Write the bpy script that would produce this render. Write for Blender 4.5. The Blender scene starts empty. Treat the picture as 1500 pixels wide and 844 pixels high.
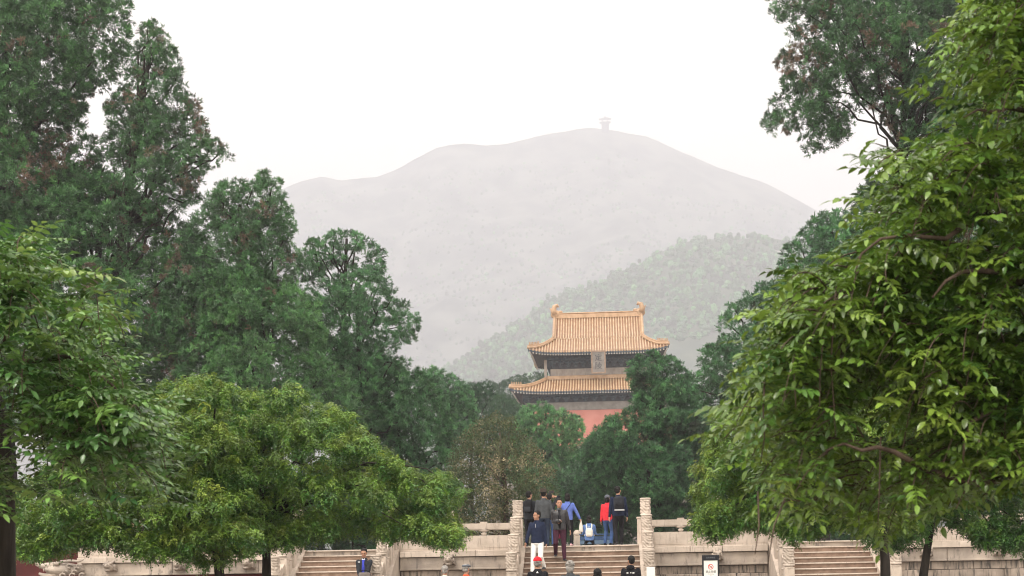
import bpy, bmesh, math, random
import numpy as np
from mathutils import Vector, Matrix, Euler
R = math.radians
SC = bpy.context.scene
COL = SC.collection
rng = np.random.default_rng(7)
random.seed(7)

# ------------------------------------------------------------------ camera, world, sun, exposure
CAMP = Vector((0.75, 0.0, 2.0)); YAW = R(3.82); ROLL = R(1.10); FPX = 2100.0; HX, HY = 750.0, 799.0
cam_d = bpy.data.cameras.new('camera'); cam = bpy.data.objects.new('camera', cam_d); COL.objects.link(cam)
cam_d.sensor_width = 36.0; cam_d.lens = 36.0 * FPX / 1500.0
cam_d.shift_y = (HY - 422.0) / 1500.0
cam_d.clip_start = 0.1; cam_d.clip_end = 12000
cam.matrix_world = Matrix.Translation(CAMP) @ Matrix.Rotation(YAW, 4, 'Z') @ Matrix.Rotation(R(90), 4, 'X') @ Matrix.Rotation(-ROLL, 4, 'Z')
# the shift has to turn with the rolled frame: the principal point stays at (750, 799) of the picture
cam_d.dof.use_dof = True; cam_d.dof.focus_distance = 42.0; cam_d.dof.aperture_fstop = 9.0
SC.camera = cam

SUN_EL, SUN_AZ = R(58), R(215)
world = bpy.data.worlds.new('World'); SC.world = world; world.use_nodes = True
wn = world.node_tree.nodes; wl = world.node_tree.links; wn.clear()
w_out = wn.new('ShaderNodeOutputWorld'); w_bg = wn.new('ShaderNodeBackground'); w_sky = wn.new('ShaderNodeTexSky')
w_sky.sky_type = 'NISHITA'; w_sky.sun_disc = False; w_sky.sun_elevation = SUN_EL; w_sky.sun_rotation = SUN_AZ
w_sky.air_density = 1.0; w_sky.dust_density = 5.0; w_sky.altitude = 50
w_mix = wn.new('ShaderNodeMix'); w_mix.data_type = 'RGBA'; w_mix.inputs[0].default_value = 0.82
w_mix.inputs[7].default_value = (9.6, 8.85, 7.5, 1)          # the even white cloud cover over the sky
wl.new(w_sky.outputs[0], w_mix.inputs[6]); wl.new(w_mix.outputs[2], w_bg.inputs[0]); wl.new(w_bg.outputs[0], w_out.inputs[0])
w_bg.inputs[1].default_value = 0.15
sun_d = bpy.data.lights.new('sun', 'SUN'); sun = bpy.data.objects.new('sun', sun_d); COL.objects.link(sun)
sun_d.energy = 1.5; sun_d.angle = R(14); sun_d.color = (1.0, 0.95, 0.88)
sun_dir = Vector((math.sin(SUN_AZ) * math.cos(SUN_EL), math.cos(SUN_AZ) * math.cos(SUN_EL), math.sin(SUN_EL)))
sun.rotation_euler = sun_dir.to_track_quat('Z', 'Y').to_euler(); sun.location = (0, -20, 60)
SC.view_settings.view_transform = 'Standard'; SC.view_settings.look = 'None'
SC.view_settings.exposure = 1.0; SC.view_settings.gamma = 1.0; SC.view_settings.use_curve_mapping = False
SC.render.engine = 'CYCLES'
cy = SC.cycles
cy.use_denoising = True; cy.max_bounces = 6; cy.diffuse_bounces = 2; cy.glossy_bounces = 2; cy.transmission_bounces = 3
cy.volume_bounces = 2; cy.transparent_max_bounces = 8; cy.caustics_reflective = False; cy.caustics_refractive = False
cy.use_adaptive_sampling = True; cy.adaptive_threshold = 0.004; cy.filter_width = 1.05; cy.denoising_prefilter = 'ACCURATE'; cy.denoising_input_passes = 'RGB_ALBEDO_NORMAL'

def P(px, py, D):
    """world point seen at picture position (px, py) at depth D metres from the camera"""
    u, v = px - HX, HY - py
    c, s = math.cos(ROLL), math.sin(ROLL)
    x, z = (u * c + v * s) / FPX * D, (-u * s + v * c) / FPX * D
    cy_, sy_ = math.cos(YAW), math.sin(YAW)
    return Vector((CAMP.x + x * cy_ - D * sy_, CAMP.y + x * sy_ + D * cy_, CAMP.z + z))
VIEW = Vector((-math.sin(YAW), math.cos(YAW), 0)); RIGHT = Vector((math.cos(YAW), math.sin(YAW), 0))

# ------------------------------------------------------------------ object helpers
def tag(o, label=None, cat=None, group=None, kind=None):
    if label: o['label'] = label
    if cat: o['category'] = cat
    if group: o['group'] = group
    if kind: o['kind'] = kind
    return o
def empty(name, loc=(0, 0, 0), rz=0.0, label=None, cat=None, group=None, kind=None):
    o = bpy.data.objects.new(name, None); COL.objects.link(o); o.location = loc; o.rotation_euler = (0, 0, rz)
    o.empty_display_size = 0.2
    return tag(o, label, cat, group, kind)
def place(name, me, parent=None, loc=None, rot=None, scale=None, kind=None, label=None):
    o = bpy.data.objects.new(name, me); COL.objects.link(o)
    if parent: o.parent = parent
    if loc is not None: o.location = loc
    if rot is not None: o.rotation_euler = rot
    if scale is not None: o.scale = (scale,) * 3 if isinstance(scale, (int, float)) else scale
    if kind: o['kind'] = kind
    if label: o['label'] = label
    return o
def copy_tree(o, parent=None):
    c = o.copy(); COL.objects.link(c); c.parent = parent
    for ch in list(o.children): copy_tree(ch, c)
    return c

class MB:
    """collects shapes; build() links them as one mesh object"""
    def __init__(s): s.v = []; s.f = []; s.m = []; s.cur = 0
    def add(s, vs, fs):
        n = len(s.v); s.v.extend([tuple(p) for p in vs]); s.f.extend([tuple(n + i for i in f) for f in fs]); s.m.extend([s.cur] * len(fs)); return s
    def box(s, x0, x1, y0, y1, z0, z1, b=0.0):
        if b <= 0:
            v = [(x0, y0, z0), (x1, y0, z0), (x1, y1, z0), (x0, y1, z0), (x0, y0, z1), (x1, y0, z1), (x1, y1, z1), (x0, y1, z1)]
            return s.add(v, [(3, 2, 1, 0), (4, 5, 6, 7), (0, 1, 5, 4), (1, 2, 6, 5), (2, 3, 7, 6), (3, 0, 4, 7)])
        bm = bmesh.new(); bmesh.ops.create_cube(bm, size=1.0)
        for v in bm.verts: v.co = Vector(((x0 + x1) / 2 + v.co.x * (x1 - x0), (y0 + y1) / 2 + v.co.y * (y1 - y0), (z0 + z1) / 2 + v.co.z * (z1 - z0)))
        bmesh.ops.bevel(bm, geom=list(bm.edges), offset=b, segments=1, affect='EDGES')
        return s.bm(bm)
    def bm(s, bm):
        bm.verts.ensure_lookup_table()
        vs = [v.co.copy() for v in bm.verts]; fs = [[v.index for v in f.verts] for f in bm.faces]; bm.free(); return s.add(vs, fs)
    def hexa(s, p): return s.add(p, [(3, 2, 1, 0), (4, 5, 6, 7), (0, 1, 5, 4), (1, 2, 6, 5), (2, 3, 7, 6), (3, 0, 4, 7)])
    def tube(s, pts, rad, n=8, cap=True):
        pts = [Vector(p) for p in pts]; rad = rad if hasattr(rad, '__len__') else [rad] * len(pts)
        vs = []; prev = None
        for i, p in enumerate(pts):
            t = (pts[min(i + 1, len(pts) - 1)] - pts[max(i - 1, 0)]).normalized()
            a = Vector((1, 0, 0)) if prev is None else prev
            a = (a - t * a.dot(t))
            if a.length < 1e-3: a = Vector((0, 1, 0)) - t * t.y
            a.normalize(); prev = a; b = t.cross(a)
            for k in range(n):
                w = 2 * math.pi * k / n; vs.append(p + (a * math.cos(w) + b * math.sin(w)) * rad[i])
        fs = [(i * n + k, i * n + (k + 1) % n, (i + 1) * n + (k + 1) % n, (i + 1) * n + k) for i in range(len(pts) - 1) for k in range(n)]
        if cap: fs += [tuple(range(n - 1, -1, -1)), tuple((len(pts) - 1) * n + k for k in range(n))]
        return s.add(vs, fs)
    def lathe(s, prof, n=16, c=(0, 0, 0), sx=1.0, sy=1.0):
        vs = [(c[0] + r * sx * math.cos(2 * math.pi * k / n), c[1] + r * sy * math.sin(2 * math.pi * k / n), c[2] + z) for r, z in prof for k in range(n)]
        m = len(prof)
        fs = [(i * n + k, i * n + (k + 1) % n, (i + 1) * n + (k + 1) % n, (i + 1) * n + k) for i in range(m - 1) for k in range(n)]
        fs += [tuple(range(n - 1, -1, -1)), tuple((m - 1) * n + k for k in range(n))]
        return s.add(vs, fs)
    def ell(s, c, r, n=12, m=8, M=None, f=None):
        vs = []
        for i in range(m + 1):
            th = math.pi * i / m
            for k in range(n):
                ph = 2 * math.pi * k / n
                d = Vector((math.sin(th) * math.cos(ph), math.sin(th) * math.sin(ph), math.cos(th)))
                q = f(d) if f else 1.0
                v = Vector((d.x * r[0] * q, d.y * r[1] * q, d.z * r[2] * q))
                if M: v = M @ v
                vs.append(v + Vector(c))
        fs = [(i * n + k, (i + 1) * n + k, (i + 1) * n + (k + 1) % n, i * n + (k + 1) % n) for i in range(m) for k in range(n)]
        return s.add(vs, fs)
    def mesh(s, name, mats, smooth=False):
        me = bpy.data.meshes.new(name); me.from_pydata(s.v, [], s.f)
        for m in (mats if isinstance(mats, (list, tuple)) else [mats]): me.materials.append(m)
        if len(set(s.m)) > 1 or s.cur: me.polygons.foreach_set('material_index', s.m)
        if smooth: me.polygons.foreach_set('use_smooth', [True] * len(s.f))
        me.validate(); me.update(); return me
    def build(s, name, mats, parent=None, smooth=False, kind=None, label=None, loc=None):
        return place(name, s.mesh(name, mats, smooth), parent, loc=loc, kind=kind, label=label)

# ------------------------------------------------------------------ materials
MATS = {}
def mat(name, col, col2=None, rough=0.7, scale=3.0, bump=0.0, bscale=30.0, spec=0.3, metal=0.0, per=0.0, stretch=(1, 1, 1), detail=6.0, lo=0.35, hi=0.65, obj=True, extra=None):
    if name in MATS: return MATS[name]
    m = bpy.data.materials.new(name); m.use_nodes = True; MATS[name] = m
    N = m.node_tree.nodes; L = m.node_tree.links; b = N['Principled BSDF']
    b.inputs['Roughness'].default_value = rough; b.inputs['Specular IOR Level'].default_value = spec; b.inputs['Metallic'].default_value = metal
    tc = N.new('ShaderNodeTexCoord'); mp = N.new('ShaderNodeMapping'); mp.inputs['Scale'].default_value = stretch
    L.new(tc.outputs['Object'], mp.inputs[0])
    add = mp.outputs[0]
    oi = N.new('ShaderNodeObjectInfo')
    if obj:
        va = N.new('ShaderNodeVectorMath'); va.operation = 'ADD'
        sc = N.new('ShaderNodeMath'); sc.operation = 'MULTIPLY'; sc.inputs[1].default_value = 37.0
        L.new(oi.outputs['Random'], sc.inputs[0]); L.new(mp.outputs[0], va.inputs[0]); L.new(sc.outputs[0], va.inputs[1]); add = va.outputs[0]
    c = col + (1,)
    if col2:
        nz = N.new('ShaderNodeTexNoise'); nz.inputs['Scale'].default_value = scale; nz.inputs['Detail'].default_value = detail; L.new(add, nz.inputs['Vector'])
        cr = N.new('ShaderNodeValToRGB'); cr.color_ramp.elements[0].position = lo; cr.color_ramp.elements[1].position = hi
        cr.color_ramp.elements[0].color = c; cr.color_ramp.elements[1].color = col2 + (1,)
        L.new(nz.outputs[0], cr.inputs[0]); src = cr.outputs[0]
    else:
        rg = N.new('ShaderNodeRGB'); rg.outputs[0].default_value = c; src = rg.outputs[0]
    if per > 0:
        hv = N.new('ShaderNodeHueSaturation'); mr = N.new('ShaderNodeMapRange'); mr.inputs[3].default_value = 1 - per; mr.inputs[4].default_value = 1 + per
        L.new(oi.outputs['Random'], mr.inputs[0]); L.new(mr.outputs[0], hv.inputs['Value']); L.new(src, hv.inputs['Color']); src = hv.outputs[0]
    if extra: src = extra(N, L, add, src)
    L.new(src, b.inputs['Base Color'])
    if bump > 0:
        n2 = N.new('ShaderNodeTexNoise'); n2.inputs['Scale'].default_value = bscale; n2.inputs['Detail'].default_value = 8; L.new(add, n2.inputs['Vector'])
        bp = N.new('ShaderNodeBump'); bp.inputs['Strength'].default_value = bump; bp.inputs['Distance'].default_value = 0.02
        L.new(n2.outputs[0], bp.inputs['Height']); L.new(bp.outputs[0], b.inputs['Normal'])
    return m
def stains(col, scale, st, lo, hi, amt):
    def f(N, L, vec, src):
        mp = N.new('ShaderNodeMapping'); mp.inputs['Scale'].default_value = st; L.new(vec, mp.inputs[0])
        nz = N.new('ShaderNodeTexNoise'); nz.inputs['Scale'].default_value = scale; nz.inputs['Detail'].default_value = 7; nz.inputs['Roughness'].default_value = 0.65
        L.new(mp.outputs[0], nz.inputs['Vector'])
        mr = N.new('ShaderNodeMapRange'); mr.inputs[1].default_value = lo; mr.inputs[2].default_value = hi; mr.inputs[3].default_value = 0; mr.inputs[4].default_value = amt
        L.new(nz.outputs[0], mr.inputs[0])
        mx = N.new('ShaderNodeMix'); mx.data_type = 'RGBA'; L.new(mr.outputs[0], mx.inputs[0]); L.new(src, mx.inputs[6]); mx.inputs[7].default_value = col + (1,)
        return mx.outputs[2]
    return f
M_MARBLE = mat('pale_marble', (.44, .37, .31), (.58, .495, .425), rough=.75, scale=2.2, bump=.35, bscale=22, per=.10, extra=stains((.16, .13, .11), 5, (3, 3, .5), .54, .74, .7))
M_BAND = mat('weathered_marble', (.27, .23, .20), (.45, .38, .32), rough=.8, scale=1.8, bump=.4, bscale=25, per=.13, extra=stains((.09, .08, .08), 3.2, (2, 2, .55), .55, .70, .75))
M_STAINED = mat('rain_stained_marble', (.24, .20, .17), (.45, .37, .31), rough=.85, scale=2.0, bump=.4, per=.15, extra=stains((.05, .05, .05), 5, (2.5, 2.5, .25), .50, .62, .85))
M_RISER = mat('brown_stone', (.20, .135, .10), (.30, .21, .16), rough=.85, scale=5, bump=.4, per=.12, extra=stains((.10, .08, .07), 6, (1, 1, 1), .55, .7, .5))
M_BARK = mat('dark_bark', (.018, .015, .013), (.05, .042, .036), rough=.95, scale=9, bump=.9, bscale=20, stretch=(1, 1, .25))
M_BARK2 = mat('brown_bark', (.045, .03, .023), (.12, .085, .065), rough=.9, scale=9, bump=.9, bscale=30, stretch=(1, 1, .3))
M_GROUND = mat('ground_earth', (.16, .14, .12), (.24, .21, .18), rough=.95, scale=.6, bump=.3)

# ------------------------------------------------------------------ sky, ground, hills
gm = MB(); gm.add([(-6000, -400, 0), (6000, -400, 0), (6000, 6000, 0), (-6000, 6000, 0)], [(0, 1, 2, 3)])
tag(gm.build('ground', M_GROUND), 'bare earth and paving of the temple courtyard', None, None, 'structure')
def vnoise(x, y, z=0.0, oct=4, seed=0):
    """numpy value noise, about -1..1"""
    t = 0.0; a = 1.0; s = 0.0
    for o in range(oct):
        X, Y, Z = x * 2 ** o + 13.7 * o + seed, y * 2 ** o + 7.1 * o, z * 2 ** o + 3.3 * o
        xi, yi, zi = np.floor(X), np.floor(Y), np.floor(Z); xf, yf, zf = X - xi, Y - yi, Z - zi
        xf, yf, zf = [q * q * (3 - 2 * q) for q in (xf, yf, zf)]
        def h(a_, b_, c_):
            q = np.sin(a_ * 127.1 + b_ * 311.7 + c_ * 74.7 + seed * 1.3) * 43758.5453; return q - np.floor(q)
        v = 0
        for dx in (0, 1):
            for dy in (0, 1):
                for dz in (0, 1):
                    v = v + h(xi + dx, yi + dy, zi + dz) * (xf if dx else 1 - xf) * (yf if dy else 1 - yf) * (zf if dz else 1 - zf)
        t = t + a * (v * 2 - 1); s += a; a *= .5
    return t / s
def hill(name, ridge, D, front, back, mat_, label, rough, seed, nu=420, nv=90, u0=-900, u1=2500):
    """ridge: picture outline (px, py); front/back: how far the slopes reach before and behind the ridge"""
    us = np.linspace(u0, u1, nu); rp = np.array(ridge, float)
    rpy = np.interp(us, rp[:, 0], rp[:, 1])
    rz = np.array([P(u, y, D).z for u, y in zip(us, rpy)])
    t = np.concatenate([np.linspace(0, 1, nv), np.linspace(1, 2, nv // 3)[1:]])
    T, U = np.meshgrid(t, us, indexing='ij'); RZ = np.tile(rz, (len(t), 1))
    dep = np.where(T <= 1, D - front * (1 - T), D + back * (T - 1))
    prof = np.where(T <= 1, T ** 0.92, 1 - (T - 1) ** 1.2)
    X = np.empty_like(T); Y = np.empty_like(T)
    for j, u in enumerate(us):
        q = P(u, HY, 1.0) - CAMP
        X[:, j] = CAMP.x + q.x * dep[:, j]; Y[:, j] = CAMP.y + q.y * dep[:, j]
    SCL = 1500 / D if D > 2000 else 760 / D
    gull = np.abs(vnoise(X * SCL / 230, Y * SCL / 560, 0, 4, seed)) ; fine = vnoise(X * SCL / 25, Y * SCL / 25, 0, 4, seed + 5)
    edge = np.clip(T * (1.02 - T) * 4, 0, 1)
    Z = RZ * prof - gull * rough / SCL * 2.4 * edge * (T <= 1) + fine * rough / SCL * .22 * np.clip(T * 3, 0, 1) * np.clip(np.abs(1 - T) * 6, .25, 1) - 3
    n0, n1 = T.shape
    idx = np.arange(n0 * n1).reshape(n0, n1)
    f = np.stack([idx[:-1, :-1], idx[:-1, 1:], idx[1:, 1:], idx[1:, :-1]], -1).reshape(-1, 4)
    me = bpy.data.meshes.new(name); me.from_pydata(np.stack([X, Y, Z], -1).reshape(-1, 3).tolist(), [], f.tolist()); me.materials.append(mat_)
    me.polygons.foreach_set('use_smooth', [True] * len(f)); me.update()
    o = place(name, me); tag(o, label, None, None, 'structure'); return X, Y, Z, T
M_MOUNT = mat('far_slope', (.03, .045, .035), (.16, .17, .14), rough=.95, scale=.013, obj=False, lo=.4, hi=.6, extra=stains((.34, .31, .28), .0037, (1, 1, 1.5), .63, .70, .8))
M_HILL = mat('scrub_slope', (.045, .07, .045), (.09, .115, .075), rough=.95, scale=.017, obj=False, lo=.4, hi=.62, extra=stains((.40, .37, .32), .014, (1, 1, 2), .64, .70, .8))
RIDGE1 = [(-900, 600), (-300, 470), (100, 400), (280, 330), (420, 276), (445, 265), (480, 256), (510, 261), (560, 258), (600, 243), (650, 214), (690, 208), (722, 211), (760, 205), (800, 195),
          (850, 187), (880, 182), (915, 186), (960, 196), (1000, 215), (1060, 242), (1120, 262), (1160, 280), (1200, 302), (1300, 360), (1500, 420), (1800, 520), (2500, 640)]
H1 = hill('far_mountain', RIDGE1, 4600, 2000, 1200, M_MOUNT, 'large pale mountain fading into the haze', 38, 3)
RIDGE2 = [(-900, 740), (300, 735), (560, 640), (650, 548), (700, 512), (740, 487), (790, 452), (830, 428), (880, 413), (930, 393), (980, 364), (1020, 350), (1060, 347), (1130, 345), (1200, 352), (1400, 300), (1700, 330), (2500, 500)]
H2 = hill('wooded_hill', RIDGE2, 2250, 1000, 330, M_HILL, 'wooded hill sloping up behind the temple tower', 14, 9, nu=460, nv=110)

# ------------------------------------------------------------------ foliage sprays used by the crowns (sources stay outside the scene, the crowns' nodes point at them)
def leaf_mat(name, ramp, trans=.35, rough=.5, spec=.35, val=.35):
    """ramp: (pos, colour) over the spray's own random number plus the tint stored with it"""
    m = bpy.data.materials.new(name); m.use_nodes = True; N = m.node_tree.nodes; L = m.node_tree.links; b = N['Principled BSDF']; out = N['Material Output']
    oi = N.new('ShaderNodeObjectInfo'); at = N.new('ShaderNodeAttribute'); at.attribute_type = 'INSTANCER'; at.attribute_name = 'tint'
    a1 = N.new('ShaderNodeMath'); a1.operation = 'MULTIPLY_ADD'; a1.inputs[1].default_value = .35; L.new(oi.outputs['Random'], a1.inputs[0]); L.new(at.outputs['Fac'], a1.inputs[2])
    cr = N.new('ShaderNodeValToRGB'); el = cr.color_ramp.elements
    while len(el) < len(ramp): el.new(.5)
    for e, (p_, c_) in zip(el, ramp): e.position = p_; e.color = c_ + (1,)
    L.new(a1.outputs[0], cr.inputs[0])
    hv = N.new('ShaderNodeHueSaturation'); mr = N.new('ShaderNodeMapRange'); mr.inputs[3].default_value = 1 - val; mr.inputs[4].default_value = 1 + val
    r2 = N.new('ShaderNodeMath'); r2.operation = 'MULTIPLY'; r2.inputs[1].default_value = 7.31; fr = N.new('ShaderNodeMath'); fr.operation = 'FRACT'
    L.new(oi.outputs['Random'], r2.inputs[0]); L.new(r2.outputs[0], fr.inputs[0]); L.new(fr.outputs[0], mr.inputs[0]); L.new(mr.outputs[0], hv.inputs['Value']); L.new(cr.outputs[0], hv.inputs['Color'])
    tcn = N.new('ShaderNodeTexCoord'); nzn = N.new('ShaderNodeTexNoise'); nzn.inputs['Scale'].default_value = 22; nzn.inputs['Detail'].default_value = 3; h3 = N.new('ShaderNodeHueSaturation'); mrn = N.new('ShaderNodeMapRange')
    mrn.inputs[1].default_value = .3; mrn.inputs[2].default_value = .7; mrn.inputs[3].default_value = .72; mrn.inputs[4].default_value = 1.28; L.new(tcn.outputs['Object'], nzn.inputs['Vector']); L.new(nzn.outputs[0], mrn.inputs[0]); L.new(mrn.outputs[0], h3.inputs['Value']); L.new(hv.outputs[0], h3.inputs['Color']); hv = h3
    L.new(hv.outputs[0], b.inputs['Base Color']); b.inputs['Roughness'].default_value = rough; b.inputs['Specular IOR Level'].default_value = spec
    tr = N.new('ShaderNodeBsdfTranslucent'); mx = N.new('ShaderNodeMixShader'); mx.inputs[0].default_value = trans
    h2 = N.new('ShaderNodeHueSaturation'); h2.inputs['Hue'].default_value = .485; h2.inputs['Value'].default_value = 1.25; L.new(hv.outputs[0], h2.inputs['Color']); L.new(h2.outputs[0], tr.inputs[0])
    L.new(b.outputs[0], mx.inputs[1]); L.new(tr.outputs[0], mx.inputs[2]); L.new(mx.outputs[0], out.inputs['Surface'])
    return m
ML_JUN = leaf_mat('juniper_needles', [(0, (.17, .11, .075)), (.14, (.12, .10, .06)), (.2, (.03, .075, .034)), (.5, (.055, .16, .052)), (1, (.125, .30, .075))], trans=.12, rough=.36, spec=.8, val=.6)
ML_CYP = leaf_mat('cypress_needles', [(0, (.05, .07, .04)), (.3, (.042, .115, .052)), (.6, (.08, .225, .08)), (1, (.155, .33, .11))], trans=.12, rough=.36, spec=.8, val=.6)
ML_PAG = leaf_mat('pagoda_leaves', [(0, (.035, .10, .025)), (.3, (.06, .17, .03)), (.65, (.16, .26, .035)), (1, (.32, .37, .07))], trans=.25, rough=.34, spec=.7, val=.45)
ML_FG = leaf_mat('near_leaves', [(0, (.025, .07, .02)), (.25, (.06, .135, .022)), (.55, (.12, .21, .03)), (.96, (.24, .34, .06)), (1, (.45, .40, .14))], trans=.28, rough=.3, spec=.6, val=.45)
ML_FGL = leaf_mat('near_leaves_cool', [(0, (.035, .10, .03)), (.35, (.07, .17, .04)), (.7, (.14, .25, .055)), (1, (.26, .36, .09))], trans=.25, rough=.3, spec=.6, val=.45)
ML_PER = leaf_mat('persimmon_leaves', [(0, (.025, .06, .03)), (.5, (.06, .10, .04)), (.7, (.13, .13, .065)), (1, (.45, .38, .24))], trans=.3, rough=.5, val=.5)
ML_FAR = leaf_mat('far_needles', [(0, (.025, .055, .035)), (.5, (.04, .10, .05)), (1, (.08, .15, .07))], trans=.2, rough=.7)

def leaf_quads(b, p, d, nrm, ln, wd, fold=.25, seg=2):
    """one pointed leaf, folded along its midrib"""
    d = Vector(d).normalized(); nrm = Vector(nrm); nrm = (nrm - d * nrm.dot(d)).normalized(); sd = d.cross(nrm)
    p = Vector(p)
    if seg == 1:
        q = p + d * ln * .45; b.add([p, q + sd * wd + nrm * wd * fold, p + d * ln, q - sd * wd + nrm * wd * fold], [(0, 1, 2), (0, 2, 3)]); return
    a = p + d * ln * .30 - nrm * ln * .0; c = p + d * ln * .68 - nrm * ln * .05; e = p + d * ln - nrm * ln * .16
    vs = [p, a, c, e, a + sd * wd + nrm * wd * fold, c + sd * wd * .82 + nrm * wd * fold - nrm * ln * .04, a - sd * wd + nrm * wd * fold, c - sd * wd * .82 + nrm * wd * fold - nrm * ln * .04]
    b.add(vs, [(0, 4, 1), (1, 4, 5, 2), (2, 5, 3), (0, 1, 6), (1, 2, 7, 6), (2, 3, 7)])
def src_obj(name, b, m, smooth=False):
    me = b.mesh(name, m, smooth); return bpy.data.objects.new(name, me)      # never linked to the scene
def juniper_tuft(i, n=15, L0=.13):
    b = MB(); r = random.Random(i)
    for k in range(n):
        th = math.acos(1 - r.random() * 1.1) ; ph = r.random() * 6.283
        d = Vector((math.sin(th) * math.cos(ph), math.sin(th) * math.sin(ph), math.cos(th) * .9 + .25)).normalized()
        ln = L0 * (.6 + .6 * r.random()); p = d * L0 * .12 + Vector((r.uniform(-1, 1), r.uniform(-1, 1), r.uniform(-1, 1))) * L0 * .3
        nn = Vector((r.uniform(-1, 1), r.uniform(-1, 1), r.uniform(-1, 1)))
        leaf_quads(b, p, d, nn, ln, L0 * .07, .5, 1)
        for j in range(5):
            t = .2 + .15 * j; e = (d + Vector((r.uniform(-1, 1), r.uniform(-1, 1), r.uniform(-.5, 1))) * .75).normalized()
            leaf_quads(b, p + d * ln * t, e, nn, ln * (.55 - .05 * j), L0 * .055, .5, 1)
    return b
def pinnate(b, r, L0=.2, pairs=5, ll=.048, lw=.0105, droop=.5, seg=1, wob=.25):
    """compound leaf along +X from the origin, leaflets left and right, tip bends down"""
    pts = []
    for k in range(pairs + 2):
        t = k / (pairs + 1); pts.append(Vector((L0 * t * math.cos(droop * t), 0, -L0 * t * math.sin(droop * t))))
    b.tube(pts, [.0013] * len(pts), 3, False)
    for k in range(1, pairs + 1):
        t = (pts[k + 1] - pts[k - 1]).normalized(); up = Vector((0, 0, 1))
        for s in (-1, 1):
            d = t * .45 + Vector((0, s * (1 + r.uniform(-.1, .1)), r.uniform(-wob, wob) - .15))
            n_ = up + Vector((r.uniform(-wob, wob), r.uniform(-wob, wob) * 1.5, 0))
            leaf_quads(b, pts[k] + Vector((r.uniform(-.004, .004), 0, 0)), d, n_, ll * r.uniform(.8, 1.1), lw * r.uniform(.85, 1.1), .3, seg)
    t = (pts[-1] - pts[-2]).normalized(); leaf_quads(b, pts[-1], t, (0, 0, 1), ll, lw, .3, seg)
def pagoda_tuft(i):
    """short hanging twig with a few compound leaves; grows toward +Z outward, twig hangs along -Z of the world by its rotation"""
    r = random.Random(100 + i); b = MB()
    for k in range(5):
        q = MB(); pinnate(q, r, L0=.15, pairs=6, ll=.043, lw=.0145, droop=r.uniform(.2, 1.1), wob=.7)
        M = Matrix.Translation((0, 0, .06 - .03 * k)) @ Matrix.Rotation(k * 2.4 + r.random(), 4, 'Z') @ Matrix.Rotation(r.uniform(-.5, .5), 4, 'Y')
        b.add([M @ Vector(v) for v in q.v], q.f)
    return b
def broad_tuft(i, n=12):
    r = random.Random(200 + i); b = MB()
    for k in range(n):
        d = Vector((r.uniform(-1, 1), r.uniform(-1, 1), r.uniform(-.3, 1))); leaf_quads(b, d * .11, d, (r.uniform(-1, 1), r.uniform(-1, 1), 1.2), .075, .022, .2, 1)
    return b
def crown_blob(i):
    r = random.Random(400 + i); b = MB(); cone = i % 2
    b.ell((0, 0, .5), (.42, .42, .55), 11, 9, f=lambda d: (1 - (.45 if cone else .1) * max(d.z, 0)) * (1 + .22 * math.sin(d.x * 7 + i) * math.cos(d.z * 6 + i) + .14 * math.sin(d.y * 11 + d.z * 9)))
    for k in range(70):
        d = Vector((r.gauss(0, 1), r.gauss(0, 1), r.gauss(0, 1))).normalized(); q = (1 - (.45 if cone else .1) * max(d.z, 0)) * r.uniform(.85, 1.15)
        leaf_quads(b, (d.x * .40 * q, d.y * .40 * q, .5 + d.z * .53 * q), d + Vector((r.uniform(-.6, .6), r.uniform(-.6, .6), r.uniform(-.2, .6))), (r.uniform(-1, 1), r.uniform(-1, 1), .5), .17, .06, .3, 1)
    return b
def fg_leaf(i, seg=2):
    r = random.Random(300 + i); b = MB(); pinnate(b, r, L0=r.uniform(.15, .2), pairs=r.choice((4, 5)), ll=.049, lw=.0108, droop=r.uniform(0, .7), seg=seg, wob=.4)
    return b
SRC = {
    'juniper': [src_obj('juniper_spray', juniper_tuft(i), ML_JUN) for i in range(4)],
    'cypress': [src_obj('cypress_spray', juniper_tuft(10 + i, 18), ML_CYP) for i in range(4)],
    'far': [src_obj('far_spray', juniper_tuft(30 + i, 12), ML_FAR) for i in range(3)],
    'wood': [src_obj('wood_crown', crown_blob(i), ML_CYP) for i in range(6)],
    'pagoda': [src_obj('pagoda_spray', pagoda_tuft(i), ML_PAG) for i in range(4)],
    'persimmon': [src_obj('persimmon_spray', broad_tuft(i), ML_PER) for i in range(4)],
    'near': [src_obj('near_leaf_spray', fg_leaf(i), ML_FG, True) for i in range(8)],
    'near_cool': [src_obj('near_cool_spray', fg_leaf(20 + i), ML_FGL, True) for i in range(8)],
}
GN = {}
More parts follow.
